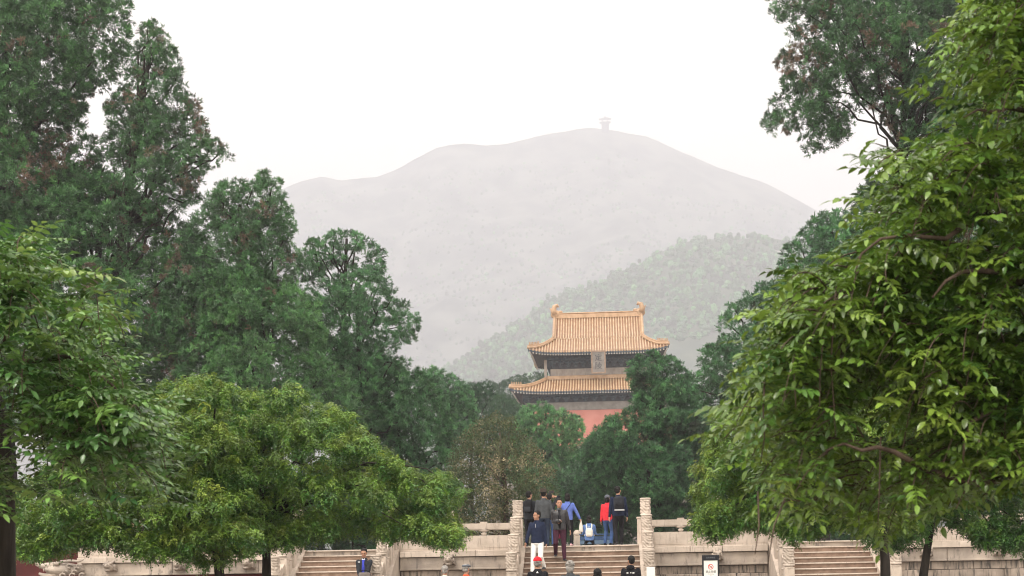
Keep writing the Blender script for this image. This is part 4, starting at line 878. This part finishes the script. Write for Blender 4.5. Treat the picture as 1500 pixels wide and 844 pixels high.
for s in (-1, 1): b.box(s * .15 - .02, s * .15 + .02, -.02, .02, 0, .55, .004)
b.box(-.22, .22, -.14, .14, 0, .03, .005); b.build('stand', M_BLK, sg)
b = MB(); n = 28; zc = 1.385; r0, r1 = .066, .052
vs = [(rr * math.cos(a), y, zc + rr * math.sin(a)) for y in (-.0215, -.0185) for rr in (r0, r1) for a in [2 * math.pi * k / n for k in range(n)]]
b.add(vs, [(k, (k + 1) % n, n + (k + 1) % n, n + k) for k in range(n)] + [(k, 2 * n + k, 2 * n + (k + 1) % n, (k + 1) % n) for k in range(n)])
c_, s_ = math.cos(R(-45)), math.sin(R(-45)); q = [(c_ * x - s_ * z, zc + s_ * x + c_ * z) for x, z in ((-.056, -.007), (.056, -.007), (.056, .007), (-.056, .007))]
b.hexa([(x, -.0225, z) for x, z in q] + [(x, -.019, z) for x, z in q]); b.build('prohibition_ring', M_RED, sg)
b = MB(); b.box(-.035, .018, -.0205, -.0183, zc - .012, zc + .002); b.box(.021, .033, -.0205, -.0183, zc - .012, zc + .002); b.tube([(.02, -.0195, zc + .006), (.03, -.0195, zc + .016), (.022, -.0195, zc + .026)], .003, 4); b.build('cigarette', M_INK, sg)
text_part('禁止吸烟', sg, (0, -.0195, 1.262), .062, M_INK, ext=.001); text_part('No Smoking', sg, (0, -.0195, 1.208), .028, M_GRY, ext=.001)
b = MB(); n = 20; b.add([(.018 * math.cos(2 * math.pi * k / n), -.0195, 1.15 + .018 * math.sin(2 * math.pi * k / n)) for k in range(n)], [tuple(range(n))[::-1]]); b.build('round_mark', M_INK, sg)
text_part('定陵博物馆', sg, (0, -.0315, T - .065), .045, M_GRY, ext=.001)
wp = P(952.5, HY, 37.6); b = MB(); b.box(-.11, .11, -.012, .012, 1.0, 1.36, .004); b.box(-.02, .02, -.011, .012, 0, .999); tag(b.build('white_plaque', M_WHT, None, loc=(wp.x, wp.y, 0)), 'small blank white plate on a stake at the foot of the right newel', 'plaque')

# ------------------------------------------------------------------ haze
hm = bpy.data.materials.new('haze_air'); hm.use_nodes = True; N = hm.node_tree.nodes; L = hm.node_tree.links; N.remove(N['Principled BSDF'])
pvv = N.new('ShaderNodeVolumePrincipled'); pvv.inputs['Density'].default_value = .00044; pvv.inputs['Color'].default_value = (.745, .755, .835, 1); pvv.inputs['Anisotropy'].default_value = .0
L.new(pvv.outputs[0], N['Material Output'].inputs['Volume'])
b = MB(); b.box(-6100, 6100, -450, 6100, -4, 1480); tag(b.build('haze', hm), 'thin pale haze hanging over the whole valley', None, None, 'stuff')

# ------------------------------------------------------------------ people
def M1(name, c, rough=.8, c2=None): return mat(name, c, c2 or tuple(min(1, q * 1.25 + .004) for q in c), rough=min(.95, rough + .1), scale=14, bump=.25, bscale=60, spec=.12)
SKIN = mat('skin', (.46, .25, .17), (.52, .30, .21), rough=.55, scale=10); SKIN_D = mat('tanned_skin', (.36, .19, .125), (.42, .23, .155), rough=.55, scale=10)
HAIR = M1('black_hair', (.012, .011, .011), .5); HAIR_G = M1('grey_hair', (.16, .15, .14), .6, (.36, .34, .32)); EYE = M1('dark_eye', (.01, .008, .007), .3); LIP = M1('lips', (.34, .12, .10), .5)
def rcone(b, p0, p1, r0, r1, n=10, sq=1.0):
    p0, p1 = Vector(p0), Vector(p1); d = p1 - p0; L = d.length
    if L < 1e-4: b.ell(p0, (r0,) * 3, n, 6); return
    m = 4; pts = []; rad = []
    for i in range(1, m + 1): a = (1 - i / m) * math.pi / 2; pts.append(p0 - d / L * r0 * math.sin(a)); rad.append(max(r0 * math.cos(a), r0 * .02))
    for i in range(0, m): a = i / m * math.pi / 2; pts.append(p1 + d / L * r1 * math.sin(a)); rad.append(max(r1 * math.cos(a), r1 * .02))
    b.tube(pts, rad, n)
def stack(b, rows, n=18):
    """horizontal oval rings: (centre, half width, half depth)"""
    vs = []
    for c, w, d in rows:
        for k in range(n):
            a = 2 * math.pi * k / n; ca, sa = math.cos(a), math.sin(a)
            vs.append((c[0] + w * math.copysign(abs(ca) ** .8, ca), c[1] + d * math.copysign(abs(sa) ** .85, sa), c[2]))
    m = len(rows); fs = [(i * n + k, i * n + (k + 1) % n, (i + 1) * n + (k + 1) % n, (i + 1) * n + k) for i in range(m - 1) for k in range(n)]
    fs += [tuple(range(n - 1, -1, -1)), tuple((m - 1) * n + k for k in range(n))]; b.add(vs, fs)
def ik(a, c, l0, l1, hint):
    a, c = Vector(a), Vector(c); d = c - a; L = min(d.length, (l0 + l1) * .999); c = a + d.normalized() * L; d = c - a
    x = (l0 * l0 - l1 * l1 + L * L) / (2 * L); h = math.sqrt(max(l0 * l0 - x * x, 0)); u = d / L; hv = Vector(hint); hv = hv - u * hv.dot(u)
    return a + u * x + hv.normalized() * h, c
WR = bpy.data.textures.new('cloth_creases', 'CLOUDS'); WR.noise_scale = .11
def merged(b, name, m, parent, vox, smooth=2, creases=0.0, deci=None):
    o = b.build(name, m, parent, True); r_ = o.modifiers.new('merge', 'REMESH'); r_.mode = 'VOXEL'; r_.voxel_size = vox; r_.use_smooth_shade = True
    s_ = o.modifiers.new('soften', 'SMOOTH'); s_.factor = .5; s_.iterations = smooth
    if creases: d_ = o.modifiers.new('creases', 'DISPLACE'); d_.texture = WR; d_.strength = creases; d_.mid_level = .5; d_.texture_coords = 'LOCAL'
    return o
def hand(b, wrist, dirv, side, grip=.5, s=1.0):
    """palm, four unequal bent fingers and a thumb that leaves the side of the palm"""
    w = Vector(wrist); d = Vector(dirv).normalized(); pn = Vector((-side * .9, -.3, 0)); pn = (pn - d * pn.dot(d)).normalized(); x = d.cross(pn).normalized()
    if x.y > 0: x = -x                                          # thumb side looks forward (-y)
    palm = w + d * .045 * s
    for t in (-.028, -.010, .010, .028): rcone(b, w + x * t * .7 * s, w + (d * .085 + x * t) * s, .014 * s, .012 * s, 7)
    for t, ln in ((.030, .068), (.010, .078), (-.010, .073), (-.029, .056)):
        p = w + (d * .088 + x * t) * s; f1 = (d + pn * grip * .5).normalized(); q = p + f1 * ln * .45 * s; f2 = (d * (1 - grip * .6) + pn * grip * 1.1).normalized(); e = q + f2 * ln * .30 * s
        f3 = (d * (1 - grip) + pn * grip * 1.4).normalized(); rcone(b, p, q, .0095 * s, .009 * s, 6); rcone(b, q, e, .009 * s, .0085 * s, 6); rcone(b, e, e + f3 * ln * .28 * s, .0085 * s, .007 * s, 6)
    p = w + (d * .025 + x * .030) * s; q = p + (x * .75 + d * .65 + pn * .3).normalized() * .034 * s; rcone(b, p, q, .0125 * s, .011 * s, 6); rcone(b, q, q + (d + x * .3 + pn * .5).normalized() * .028 * s, .0105 * s, .008 * s, 6)
def person(label, px, D, z, rz, h=1.70, top=None, pants=None, skin=SKIN, hair=HAIR, hairlen=0, hat=None, lh=None, rh=None, lf=(.10, 0, 0), rf=(-.10, 0, 0), turn=0, nod=0, lean=0, coat=1.0, sleeve='long', shoes=None, zip_=None, inner=None, bulk=1.0, fine=True, group='visitors on and below the terrace', grip=.55, name='person', squat=False, skirt=False):
    """feet at the origin, facing -y before turning by rz; lh/rh: wrist targets (x > 0 is the figure's left), lf/rf: ankle offsets"""
    p0 = P(px, HY, D); root = empty(name, (p0.x, p0.y, z), R(rz), label, 'person', group); s = h / 1.74
    V = lambda x, y, z_: Vector((x * s, y * s, z_ * s))
    drop = min(0, 0) ; pel = V(0, 0, .93) + Vector((0, 0, min(lf[2], rf[2]) * .6 if min(lf[2], rf[2]) < 0 else 0))
    pel = pel + Vector(((lf[0] + rf[0]) / 2, (lf[1] + rf[1]) / 2, (max(lf[2], rf[2], 0)) * .25))
    if squat: pel = V(0, .06, .24)
    ln = math.tan(R(lean)); up = Vector((0, -ln, 1)).normalized()
    chest = pel + up * .36 * s; neck = pel + up * .54 * s; hc = neck + Vector((0, -ln * .08 - .012, .155)) * s
    sh = {1: neck + V(.175 * bulk, 0, -.085), -1: neck + V(-.175 * bulk, 0, -.085)}
    hands = {1: Vector(lh) * s if lh else V(.27, -.04, .80), -1: Vector(rh) * s if rh else V(-.27, -.04, .80)}
    hip = {1: pel + V(.088, 0, -.02), -1: pel + V(-.088, 0, -.02)}; ank = {1: Vector(lf) + V(0, .02, .085), -1: Vector(rf) + V(0, .02, .085)}
    body = MB(); el = {}; wr = {}; kn = {}
    HM = Matrix.Scale(1, 4) @ Matrix.Translation(hc) @ Matrix.Rotation(R(turn), 4, 'Z') @ Matrix.Rotation(R(nod), 4, 'X') @ Matrix.Scale(1.09, 4)
    # head: skull, jaw, nose, ears
    hb = MB(); hb.ell((0, .012, .035), (.076, .093, .088), 18, 14); hb.ell((0, -.012, -.025), (.062, .075, .085), 16, 12); hb.ell((0, -.052, -.085), (.033, .030, .028), 10, 8)
    hb.tube([(0, -.082, .018), (0, -.098, -.008), (0, -.104, -.022)], [.009, .012, .014], 8); hb.ell((0, -.080, -.055), (.024, .014, .012), 8, 6); hb.ell((0, -.080, .034), (.048, .014, .010), 10, 6)
    for q in (-1, 1): hb.ell((q * .078, .010, .0), (.010, .022, .032), 8, 8)
    body.add([HM @ Vector([c * s for c in v]) for v in hb.v], hb.f)
    rcone(body, neck - up * .04 * s, hc + Vector((0, .01, -.05)) * s, .058 * s, .052 * s, 14)
    stack(body, [(pel - V(0, 0, .09), .13 * s, .10 * s), (pel, .15 * s, .105 * s), (pel + up * .15 * s, .13 * s, .095 * s), (chest, .155 * s, .11 * s), (neck - up * .08 * s, .165 * s, .09 * s), (neck, .07 * s, .06 * s)])
    for q in (1, -1):
        e, w = ik(sh[q], hands[q], .285 * s, .255 * s, (q * .35, .8, -.5)); el[q], wr[q] = e, w
        rcone(body, sh[q], e, .050 * s, .038 * s); rcone(body, e, w, .038 * s, .025 * s); hand(body, w, (w - e).normalized() if (w - e).length > .01 else (0, 0, -1), q, grip, s)
        k, a = ik(hip[q], ank[q], .43 * s, .43 * s, (q * .1, -1, 0)); kn[q], ank[q] = k, a
        rcone(body, hip[q], k, .078 * s, .050 * s); rcone(body, k, a, .048 * s, .034 * s)
    merged(body, 'body', skin, root, .0075 if fine else .010, 2)
    fb = MB()
    for q in (-1, 1): fb.ell((q * .030, -.083, .018), (.012, .007, .006), 8, 6)
    for v in range(len(fb.v)): fb.v[v] = tuple(HM @ Vector([c * s for c in fb.v[v]]))
    fb.build('eyes', EYE, root, True)
    lb = MB(); lb.ell((0, -.093, -.055), (.022, .006, .006), 8, 6); lb.v = [tuple(HM @ Vector([c * s for c in v])) for v in lb.v]; lb.build('mouth', LIP, root, True)
    # hair
    hr = MB(); rr = random.Random(int(px))
    hr.ell((0, .022, .052), (.085, .096, .088), 20, 14, f=lambda d: 1 + .03 * math.sin(d.x * 17 + d.z * 11) + .02 * math.sin(d.y * 23))
    if hairlen == 0: hr.ell((0, .045, .0), (.076, .064, .07), 16, 10)
    if hairlen >= 1: hr.ell((0, .040, -.03), (.088, .070, .105), 18, 12, f=lambda d: 1 + .05 * math.sin(d.x * 19 + d.z * 9))
    if hairlen == 2: hr.ell((0, .055, -.14), (.070, .045, .12), 14, 10)
    if hairlen == 3:
        for k in range(26): a = rr.uniform(0, 6.28); t = rr.uniform(0, 1); hr.ell((.082 * math.cos(a) * math.sqrt(1 - t * t * .8), .03 + .082 * math.sin(a) * .9, .02 + t * .09), (.028, .028, .026), 7, 5)
    # keep the face free: push the front-low part back
    vs = []
    for v in hr.v:
        x, y, z_ = v
        if y < -.035 and z_ < .075: y = -.035 + (y + .035) * .1
        vs.append(tuple(HM @ Vector((x * s, y * s, z_ * s))))
    hr.v = vs; hr.build('hair', hair, root, True)
    if hat:
        kind, hm_ = hat; cb = MB()
        if kind == 'brim': cb.lathe([(.150, .065), (.152, .070), (.100, .082), (.098, .12), (.090, .155), (.06, .165)], 24, (0, .012, 0), sx=.95, sy=1.1)
        elif kind == 'cap': cb.ell((0, .016, .062), (.092, .106, .085), 20, 12, f=lambda d: 1 if d.z > -.25 else .9); cb.ell((0, -.105, .055), (.070, .065, .010), 14, 8); cb.ell((0, .016, .147), (.008, .008, .006), 6, 4)
        elif kind == 'flat': cb.ell((0, .0, .085), (.100, .125, .042), 20, 10); cb.ell((0, -.10, .065), (.068, .045, .010), 12, 8)
        elif kind == 'knit': cb.ell((0, .014, .060), (.090, .104, .088), 20, 12)
        cb.v = [tuple(HM @ Vector([c * s for c in v])) for v in cb.v]; cb.build('hat' if kind == 'brim' else 'cap', hm_, root, True)
    # trousers
    tr = MB(); stack(tr, [(pel - V(0, 0, .10), .150 * s, .115 * s), (pel - V(0, 0, .02), .165 * s, .122 * s), (pel + up * .10 * s, .150 * s, .11 * s)])
    for q in (1, -1): rcone(tr, hip[q] + V(q * .002, 0, -.03), kn[q], .098 * s, .070 * s, 14); rcone(tr, kn[q], ank[q] + V(0, 0, -.01), .070 * s, .056 * s, 14)
    if skirt: stack(tr, [(pel - V(0, 0, .45), .21 * s, .17 * s), (pel - V(0, 0, .2), .19 * s, .15 * s), (pel + V(0, 0, .08), .14 * s, .11 * s)])
    merged(tr, 'trousers' if not skirt else 'skirt', pants, root, .013, 2, .014)
    # jacket
    if top:
        tb = MB(); bt = pel - V(0, 0, .06 if coat == 1 else .20 * (coat - 1) + .06)
        stack(tb, [(bt, .178 * s * bulk, .132 * s), (pel + up * .06 * s, .172 * s * bulk, .130 * s), (pel + up * .2 * s, .166 * s * bulk, .126 * s), (chest, .182 * s * bulk, .135 * s), (neck - up * .11 * s, .190 * s * bulk, .118 * s), (neck - up * .04 * s, .115 * s, .09 * s), (neck + up * .035 * s, .066 * s, .066 * s)])
        for q in (1, -1):
            rcone(tb, sh[q] - V(q * .01, 0, 0), el[q], .072 * s, .056 * s, 14)
            if sleeve == 'long': rcone(tb, el[q], el[q].lerp(wr[q], .93), .056 * s, .044 * s, 14)
        merged(tb, 'jacket', top, root, .013, 2, .018)
    if inner:
        ib = MB(); stack(ib, [(pel - V(0, .032, .02), .075 * s, .108 * s), (chest - V(0, .038, 0), .07 * s, .104 * s), (neck - V(0, .052, .02), .045 * s, .05 * s)], 14); ib.build('shirt', inner, root, True)
    if zip_:
        zb = MB(); zb.box(-.006 * s, .006 * s, -.006, .006, -.05 * s, .05 * s); o = zb.build('zip', zip_, root); o.location = neck + Vector((0, -.137 * s, -.12 * s))
    for q in (1, -1):
        sb = MB(); a = ank[q] - V(0, 0, .085); f = Vector((q * .15, -1, 0)).normalized(); x_ = Vector((-f.y, f.x, 0))
        for (t, w, hh) in ((-.055, .034, .075), (.0, .038, .085), (.06, .040, .060), (.12, .043, .045), (.17, .032, .032)): sb.ell(a + f * t * s + V(0, 0, hh * .5 + .002), (w * s + .01, .055 * s, hh * .5 * s), 10, 6)
        merged(sb, 'shoe', shoes or M_BLK, root, .012, 1)
    return root, dict(pel=pel, chest=chest, neck=neck, up=up, wr=wr, el=el, hc=hc, s=s, sh=sh, kn=kn, HM=HM)
def backpack(label, root_, J, m, m2, w=.15, hgt=.42, d=.11, low=.0, straps=True, cat='backpack', group=None, strip=None):
    """worn on the back (+y side): body, pocket, straps"""
    root = empty('backpack', (0, 0, 0), 0, label, cat, group); mw = Matrix.Translation(root_.location) @ Matrix.Rotation(root_.rotation_euler.z, 4, 'Z')
    c = J['chest'] + Vector((0, .125 + d * .55, -.02 - low)); root.location = mw @ c; root.rotation_euler = root_.rotation_euler
    b = MB(); b.box(-w, w, -d, d, -hgt / 2, hgt / 2, min(.05, d * .8)); o = b.build('main_pouch', m, root, True); o.modifiers.new('round', 'SUBSURF').render_levels = 2; o.modifiers['round'].levels = 2
    b = MB(); b.box(-w * .8, w * .8, d * .85, d * 1.35, -hgt * .42, 0, .025); o = b.build('front_pocket', m2, root, True); o.modifiers.new('round', 'SUBSURF').levels = 1
    b = MB(); b.tube([(-.03, 0, hgt / 2), (-.02, .0, hgt / 2 + .04), (.02, 0, hgt / 2 + .04), (.03, 0, hgt / 2)], [.007] * 4, 6); b.build('grab_handle', m2, root, True)
    if strip: b = MB(); b.box(-w * .92, w * .92, d * .9, d * 1.4, -hgt * .5, -hgt * .40, .01); b.build('reflective_strip', strip, root)
    for q in (-1, 1):
        s0 = J['sh'][q] * .55 + J['neck'] * .45 - c
        pts = [Vector((q * .07, -d * .2, hgt * .45)), Vector((s0.x, .02 + s0.y * 0 - .09, s0.z + .045)), Vector((s0.x * 1.02, -.27, s0.z - .02)), Vector((s0.x * 1.15, -.30, s0.z - .20)), Vector((q * .16, -.16, -hgt * .3)), Vector((q * w * .8, -d * .6, -hgt * .42))]
        b = MB(); b.tube(pts, [.016] * 6, 6); b.build('strap', m2, root, True)
    return root
def prop_at(root_, p): return Matrix.Translation(root_.location) @ Matrix.Rotation(root_.rotation_euler.z, 4, 'Z') @ Vector(p)

C_NAVY = M1('navy_cloth', (.012, .018, .042)); C_WHITE = M1('white_cloth', (.74, .73, .72), .8, (.80, .79, .78)); C_LEATHER = mat('black_leather', (.012, .012, .015), (.03, .03, .035), rough=.34, scale=12, bump=.4, bscale=30, spec=.5)
C_MAROON = M1('maroon_cloth', (.045, .014, .026)); C_GREYJ = M1('dark_grey_cloth', (.055, .06, .066)); C_BLUEJ = M1('blue_quilt', (.10, .15, .42)); C_BLACK = M1('black_cloth', (.012, .012, .015)); C_JEAN = M1('blue_denim', (.045, .085, .20))
C_DJEAN = M1('dark_denim', (.022, .032, .055)); C_RED = M1('red_cloth', (.62, .035, .05)); C_REDCAP = M1('bright_red_cloth', (.60, .02, .03)); C_DARK = M1('charcoal_cloth', (.022, .024, .03)); C_LDENIM = M1('washed_denim', (.09, .16, .34)); C_ORANGE = M1('orange_cloth', (.45, .09, .035))
C_SHIRTB = M1('bright_blue_shirt', (.04, .05, .36)); C_BEIGE = M1('pale_cloth', (.66, .63, .58), .8, (.72, .69, .64)); C_GREYCAP = M1('grey_wool', (.10, .11, .13)); C_HAT = M1('brown_hat', (.045, .036, .03)); C_PINK = M1('pink_shoes', (.70, .42, .45)); C_STRIPE = M1('light_grey_strip', (.34, .35, .37)); C_PLUM = M1('plum_cloth', (.16, .02, .05))
M_CAMERA = mat('camera_black', (.012, .012, .013), rough=.4, spec=.5)
def step_z(i): return TZ - SR * i
def step_d(i): return TY0 - ST * i + .17

# on the stairs
r5, J5 = person('man in a black leather jacket and maroon trousers walking down the steps with a camera', 820, 41.25, step_z(2.6), 4, 1.74, C_LEATHER, C_MAROON, SKIN_D, HAIR, lh=(.30, -.02, .84), rh=(-.06, -.27, 1.10), lf=(.12, -.26, -.06), rf=(-.12, .06, .09), turn=8, inner=C_BLACK, bulk=1.04)
cm = empty('camera', prop_at(r5, J5['wr'][-1] + Vector((.06, -.06, .0))), R(4), 'small black camera held by the man in the leather jacket', 'camera')
b = MB(); b.box(-.065, .065, -.03, .03, -.045, .045, .008); b.build('camera_body', M_CAMERA, cm); b = MB(); b.tube([(0, -.03, 0), (0, -.085, 0)], [.034, .032], 14); b.build('lens', M_CAMERA, cm, True); b = MB(); b.box(-.02, .02, -.02, .02, .045, .062, .004); b.build('viewfinder', C_STRIPE, cm)
r4, J4 = person('man in a navy pullover and white trousers coming down the left side of the steps', 785, 40.2, step_z(5.4), -16, 1.76, C_NAVY, C_WHITE, SKIN_D, HAIR, lh=(.27, .10, .86), rh=(-.27, -.12, .84), lf=(.13, .28, .17), rf=(-.09, -.12, -.02), turn=-38, zip_=C_STRIPE, bulk=1.02)
# on the terrace
r1, J1 = person('man all in black with a dark backpack, half hidden by the left newel', 776.5, 44.6, TZ, 168, 1.70, C_DARK, C_BLACK, turn=-25)
backpack('dark backpack on the man half hidden by the left newel', r1, J1, C_BLACK, C_DARK, .14, .40, .09)
r2, J2 = person('man in a dark grey jacket and brown brimmed hat seen from behind', 797.5, 44.2, TZ, 178, 1.72, C_GREYJ, C_DJEAN, hat=('brim', C_HAT), lh=(.28, -.02, .82), rh=(-.29, .02, .82), bulk=1.08)
r3, J3 = person('person in blue jeans lifting a phone, mostly hidden by the man in the hat', 806, 45.6, TZ, 180, 1.66, C_DARK, C_JEAN, rh=(-.16, -.20, 1.66), lh=(.10, -.24, 1.62), sleeve='short')
ph = empty('phone', prop_at(r3, (-.06, -.24, 1.73)), R(180), 'phone in a dark red case held up above the man in the hat', 'phone'); b = MB(); b.box(-.075, .075, -.006, .006, -.04, .04, .004); b.build('case', C_PLUM, ph); b = MB(); b.box(-.07, .07, .0062, .009, -.036, .036, .002); b.build('screen', M_CAMERA, ph)
r6, J6 = person('woman in a blue quilted jacket holding a white bag out at her right', 832.5, 45.3, TZ, 176, 1.63, C_BLUEJ, C_BLACK, hairlen=1, rh=(-.40, -.06, .90), lh=(.24, -.06, .84), shoes=C_PINK)
b = MB(); rcone(b, (.15, 0, .20), (-.17, -.12, -.32), .010, .010, 6); b.tube([J6['neck'] + Vector((.12, .125, -.06)), J6['chest'] + Vector((-.02, .150, -.1)), J6['pel'] + Vector((-.17, .10, .05))], [.009] * 3, 6) if False else None
b = MB(); b.tube([J6['neck'] + Vector((-.13, .09, -.02)), J6['neck'] + Vector((-.07, .115, -.10)), J6['chest'] + Vector((.02, .142, -.05)), J6['pel'] + Vector((.16, .13, .10)), J6['pel'] + Vector((.21, .02, .02))], [.010] * 5, 6); b.build('bag_strap', C_NAVY, r6, True)
wb = empty('cloth_bag', prop_at(r6, J6['wr'][-1] + Vector((-.03, -.02, -.08))), 0, 'narrow white bag hanging from the hand of the woman in blue', 'bag')
b = MB(); stack(b, [((0, 0, -.34), .055, .03), ((0, 0, -.30), .07, .04), ((0, 0, -.15), .06, .035), ((0, 0, -.03), .03, .02), ((0, 0, .02), .025, .015)], 12); b.build('pouch', C_BEIGE, wb, True); b = MB(); b.tube([(-.02, 0, 0), (-.015, 0, .06), (.015, 0, .06), (.02, 0, 0)], [.006] * 4, 6); b.build('handle', C_BEIGE, wb, True)
mb_ = empty('shopping_bag', prop_at(r6, J6['wr'][1] + Vector((.0, .0, -.12))), 0, 'plum red bag carried low beside the woman in blue', 'bag')
b = MB(); stack(b, [((0, 0, -.44), .10, .05), ((0, 0, -.40), .11, .06), ((0, 0, -.18), .095, .05), ((0, 0, -.10), .06, .03)], 14); b.build('pouch', C_PLUM, mb_, True); b = MB(); b.tube([(-.04, 0, -.11), (-.02, 0, .04), (.02, 0, .04), (.04, 0, -.11)], [.007] * 4, 6); b.build('handle', C_PLUM, mb_, True)
r7, J7 = person('girl in washed denim jacket squatting with elbows out in front of the blue bench', 863.5, 47.5, TZ, 180, 1.60, C_LDENIM, C_BLACK, hairlen=1, lh=(.13, -.42, .50), rh=(-.13, -.42, .50), lf=(.12, -.12, 0), rf=(-.12, -.12, 0), bulk=.98, nod=10, lean=12, squat=True)
backpack('small white backpack on the girl in the denim jacket', r7, J7, C_BEIGE, C_BEIGE, .125, .30, .06, low=.10)
b = MB()
for q in (-1, 1): b.tube([J7['neck'] + Vector((q * .10, .10, -.02)), J7['chest'] + Vector((q * .085, .165, .0)), J7['chest'] + Vector((q * .05, .19, -.05))], [.014] * 3, 6)
b.build('strap', C_BEIGE, [o for o in COL.objects if o.name.startswith('backpack')][-1] if False else r7, True)
r8, J8 = person('woman in a red jacket and grey cap beside the man with the big backpack', 891, 45.4, TZ, 160, 1.56, C_RED, C_JEAN, hairlen=1, hair=HAIR, hat=('knit', C_GREYCAP), lh=(.27, -.02, .76), rh=(-.12, -.28, .92), shoes=C_BLACK)
r9, J9 = person('tall man in navy jacket with a large dark backpack walking away', 906.5, 44.8, TZ, 186, 1.80, C_NAVY, C_BLACK, turn=-30, lf=(.09, .12, .02), rf=(-.10, -.14, 0), bulk=1.08)
backpack('large dark backpack with a light grey strip on the tall man', r9, J9, C_DARK, C_BLACK, .17, .46, .12, low=.03, strip=C_STRIPE)
# below the terrace, only heads and shoulders reach into the picture
r10, J10 = person('man in a bright red cap and black jacket below the middle steps', 787, 31.6, 0, 178, 1.70, C_BLACK, C_DJEAN, hat=('cap', C_REDCAP), hair=HAIR_G, fine=False, name='person')
b = MB(); b.add([(-.03, 0, 0), (.03, 0, 0), (.0, 0, .045), (-.012, 0, .03)], [(0, 1, 2, 3)]); b.build('collar_mark', C_WHITE, r10, loc=J10['neck'] + Vector((0, .125, -.055)))
r11, J11 = person('person with curly grey hair below the middle of the steps', 834.5, 30.2, 0, 176, 1.63, C_GREYJ, C_DJEAN, hair=HAIR_G, hairlen=3, fine=False)
r12, J12 = person('person with smooth black hair low at the picture edge, right of the curly grey head', 874.5, 27.5, 0, 180, 1.50, C_DARK, C_DJEAN, hairlen=1, fine=False)
r13, J13 = person('young man in a black hooded jacket at the foot of the right newel, glancing left', 923.5, 35.6, 0, 170, 1.66, C_BLACK, C_DJEAN, skin=SKIN_D, turn=40, fine=False, bulk=1.12)
text_part('VISION', r13, tuple(J13['chest'] + Vector((0, .165, .01))), .075, C_WHITE, 'back_print', rot=(math.pi / 2, 0, math.pi)) if False else None
b = MB(); b.ell(tuple(J13['neck'] + Vector((0, .07, -.01))), (.11, .08, .07), 16, 10); merged(b, 'hood', C_BLACK, r13, .012)
b = MB()
for k, w in enumerate((.05, .03, .045)): b.box(-.11 + k * .075, -.11 + k * .075 + w, .0, .004, -.012 + (k % 2) * .006, .014)
b.build('back_print', C_WHITE, r13, loc=J13['chest'] + Vector((0, .150, .03)))
r14, J14 = person('man in dark jacket and bright blue shirt facing us on the left steps', 533, 38.9, TZ - SR * 11, -6, 1.67, C_DARK, C_BLACK, SKIN_D, HAIR, lh=(.04, -.30, .98), rh=(-.06, -.30, .96), nod=16, turn=4, inner=C_SHIRTB, bulk=1.06)
b = MB(); b.box(-.03, .03, -.004, .004, -.02, .02); b.build('jacket_badge', C_STRIPE, r14, loc=J14['chest'] + Vector((-.11, -.128, .09)))
b = MB(); b.tube([J14['neck'] + Vector((-.04, -.065, .0)), J14['neck'] + Vector((0, -.085, -.03)), J14['neck'] + Vector((.04, -.065, .0))], [.016] * 3, 8); b.build('collar', C_WHITE, r14, True)
pb = empty('shoulder_bag', prop_at(r14, (.10, -.34, .96)), R(-8), 'grey brown bag the man in the bright blue shirt is looking into', 'bag')
b = MB(); b.box(-.16, .16, -.06, .06, -.14, .09, .03); b.build('pouch', M1('grey_brown_canvas', (.14, .12, .11)), pb, True); b = MB(); b.tube([(-.14, 0, .08), (-.05, -.02, .15), (.08, -.02, .14), (.14, 0, .08)], [.01] * 4, 6); b.build('strap', C_BLACK, pb, True)
r15, J15 = person('short person with dark grey hair and white top left of the flat cap', 651, 33.8, 0, 182, 1.53, C_WHITE, C_DARK, hair=HAIR_G, fine=False)
r16, J16 = person('short person in a grey flat cap and orange jacket below the terrace wall', 682, 33.4, 0, 150, 1.56, C_ORANGE, C_DARK, hair=HAIR_G, hat=('flat', C_GREYCAP), fine=False)
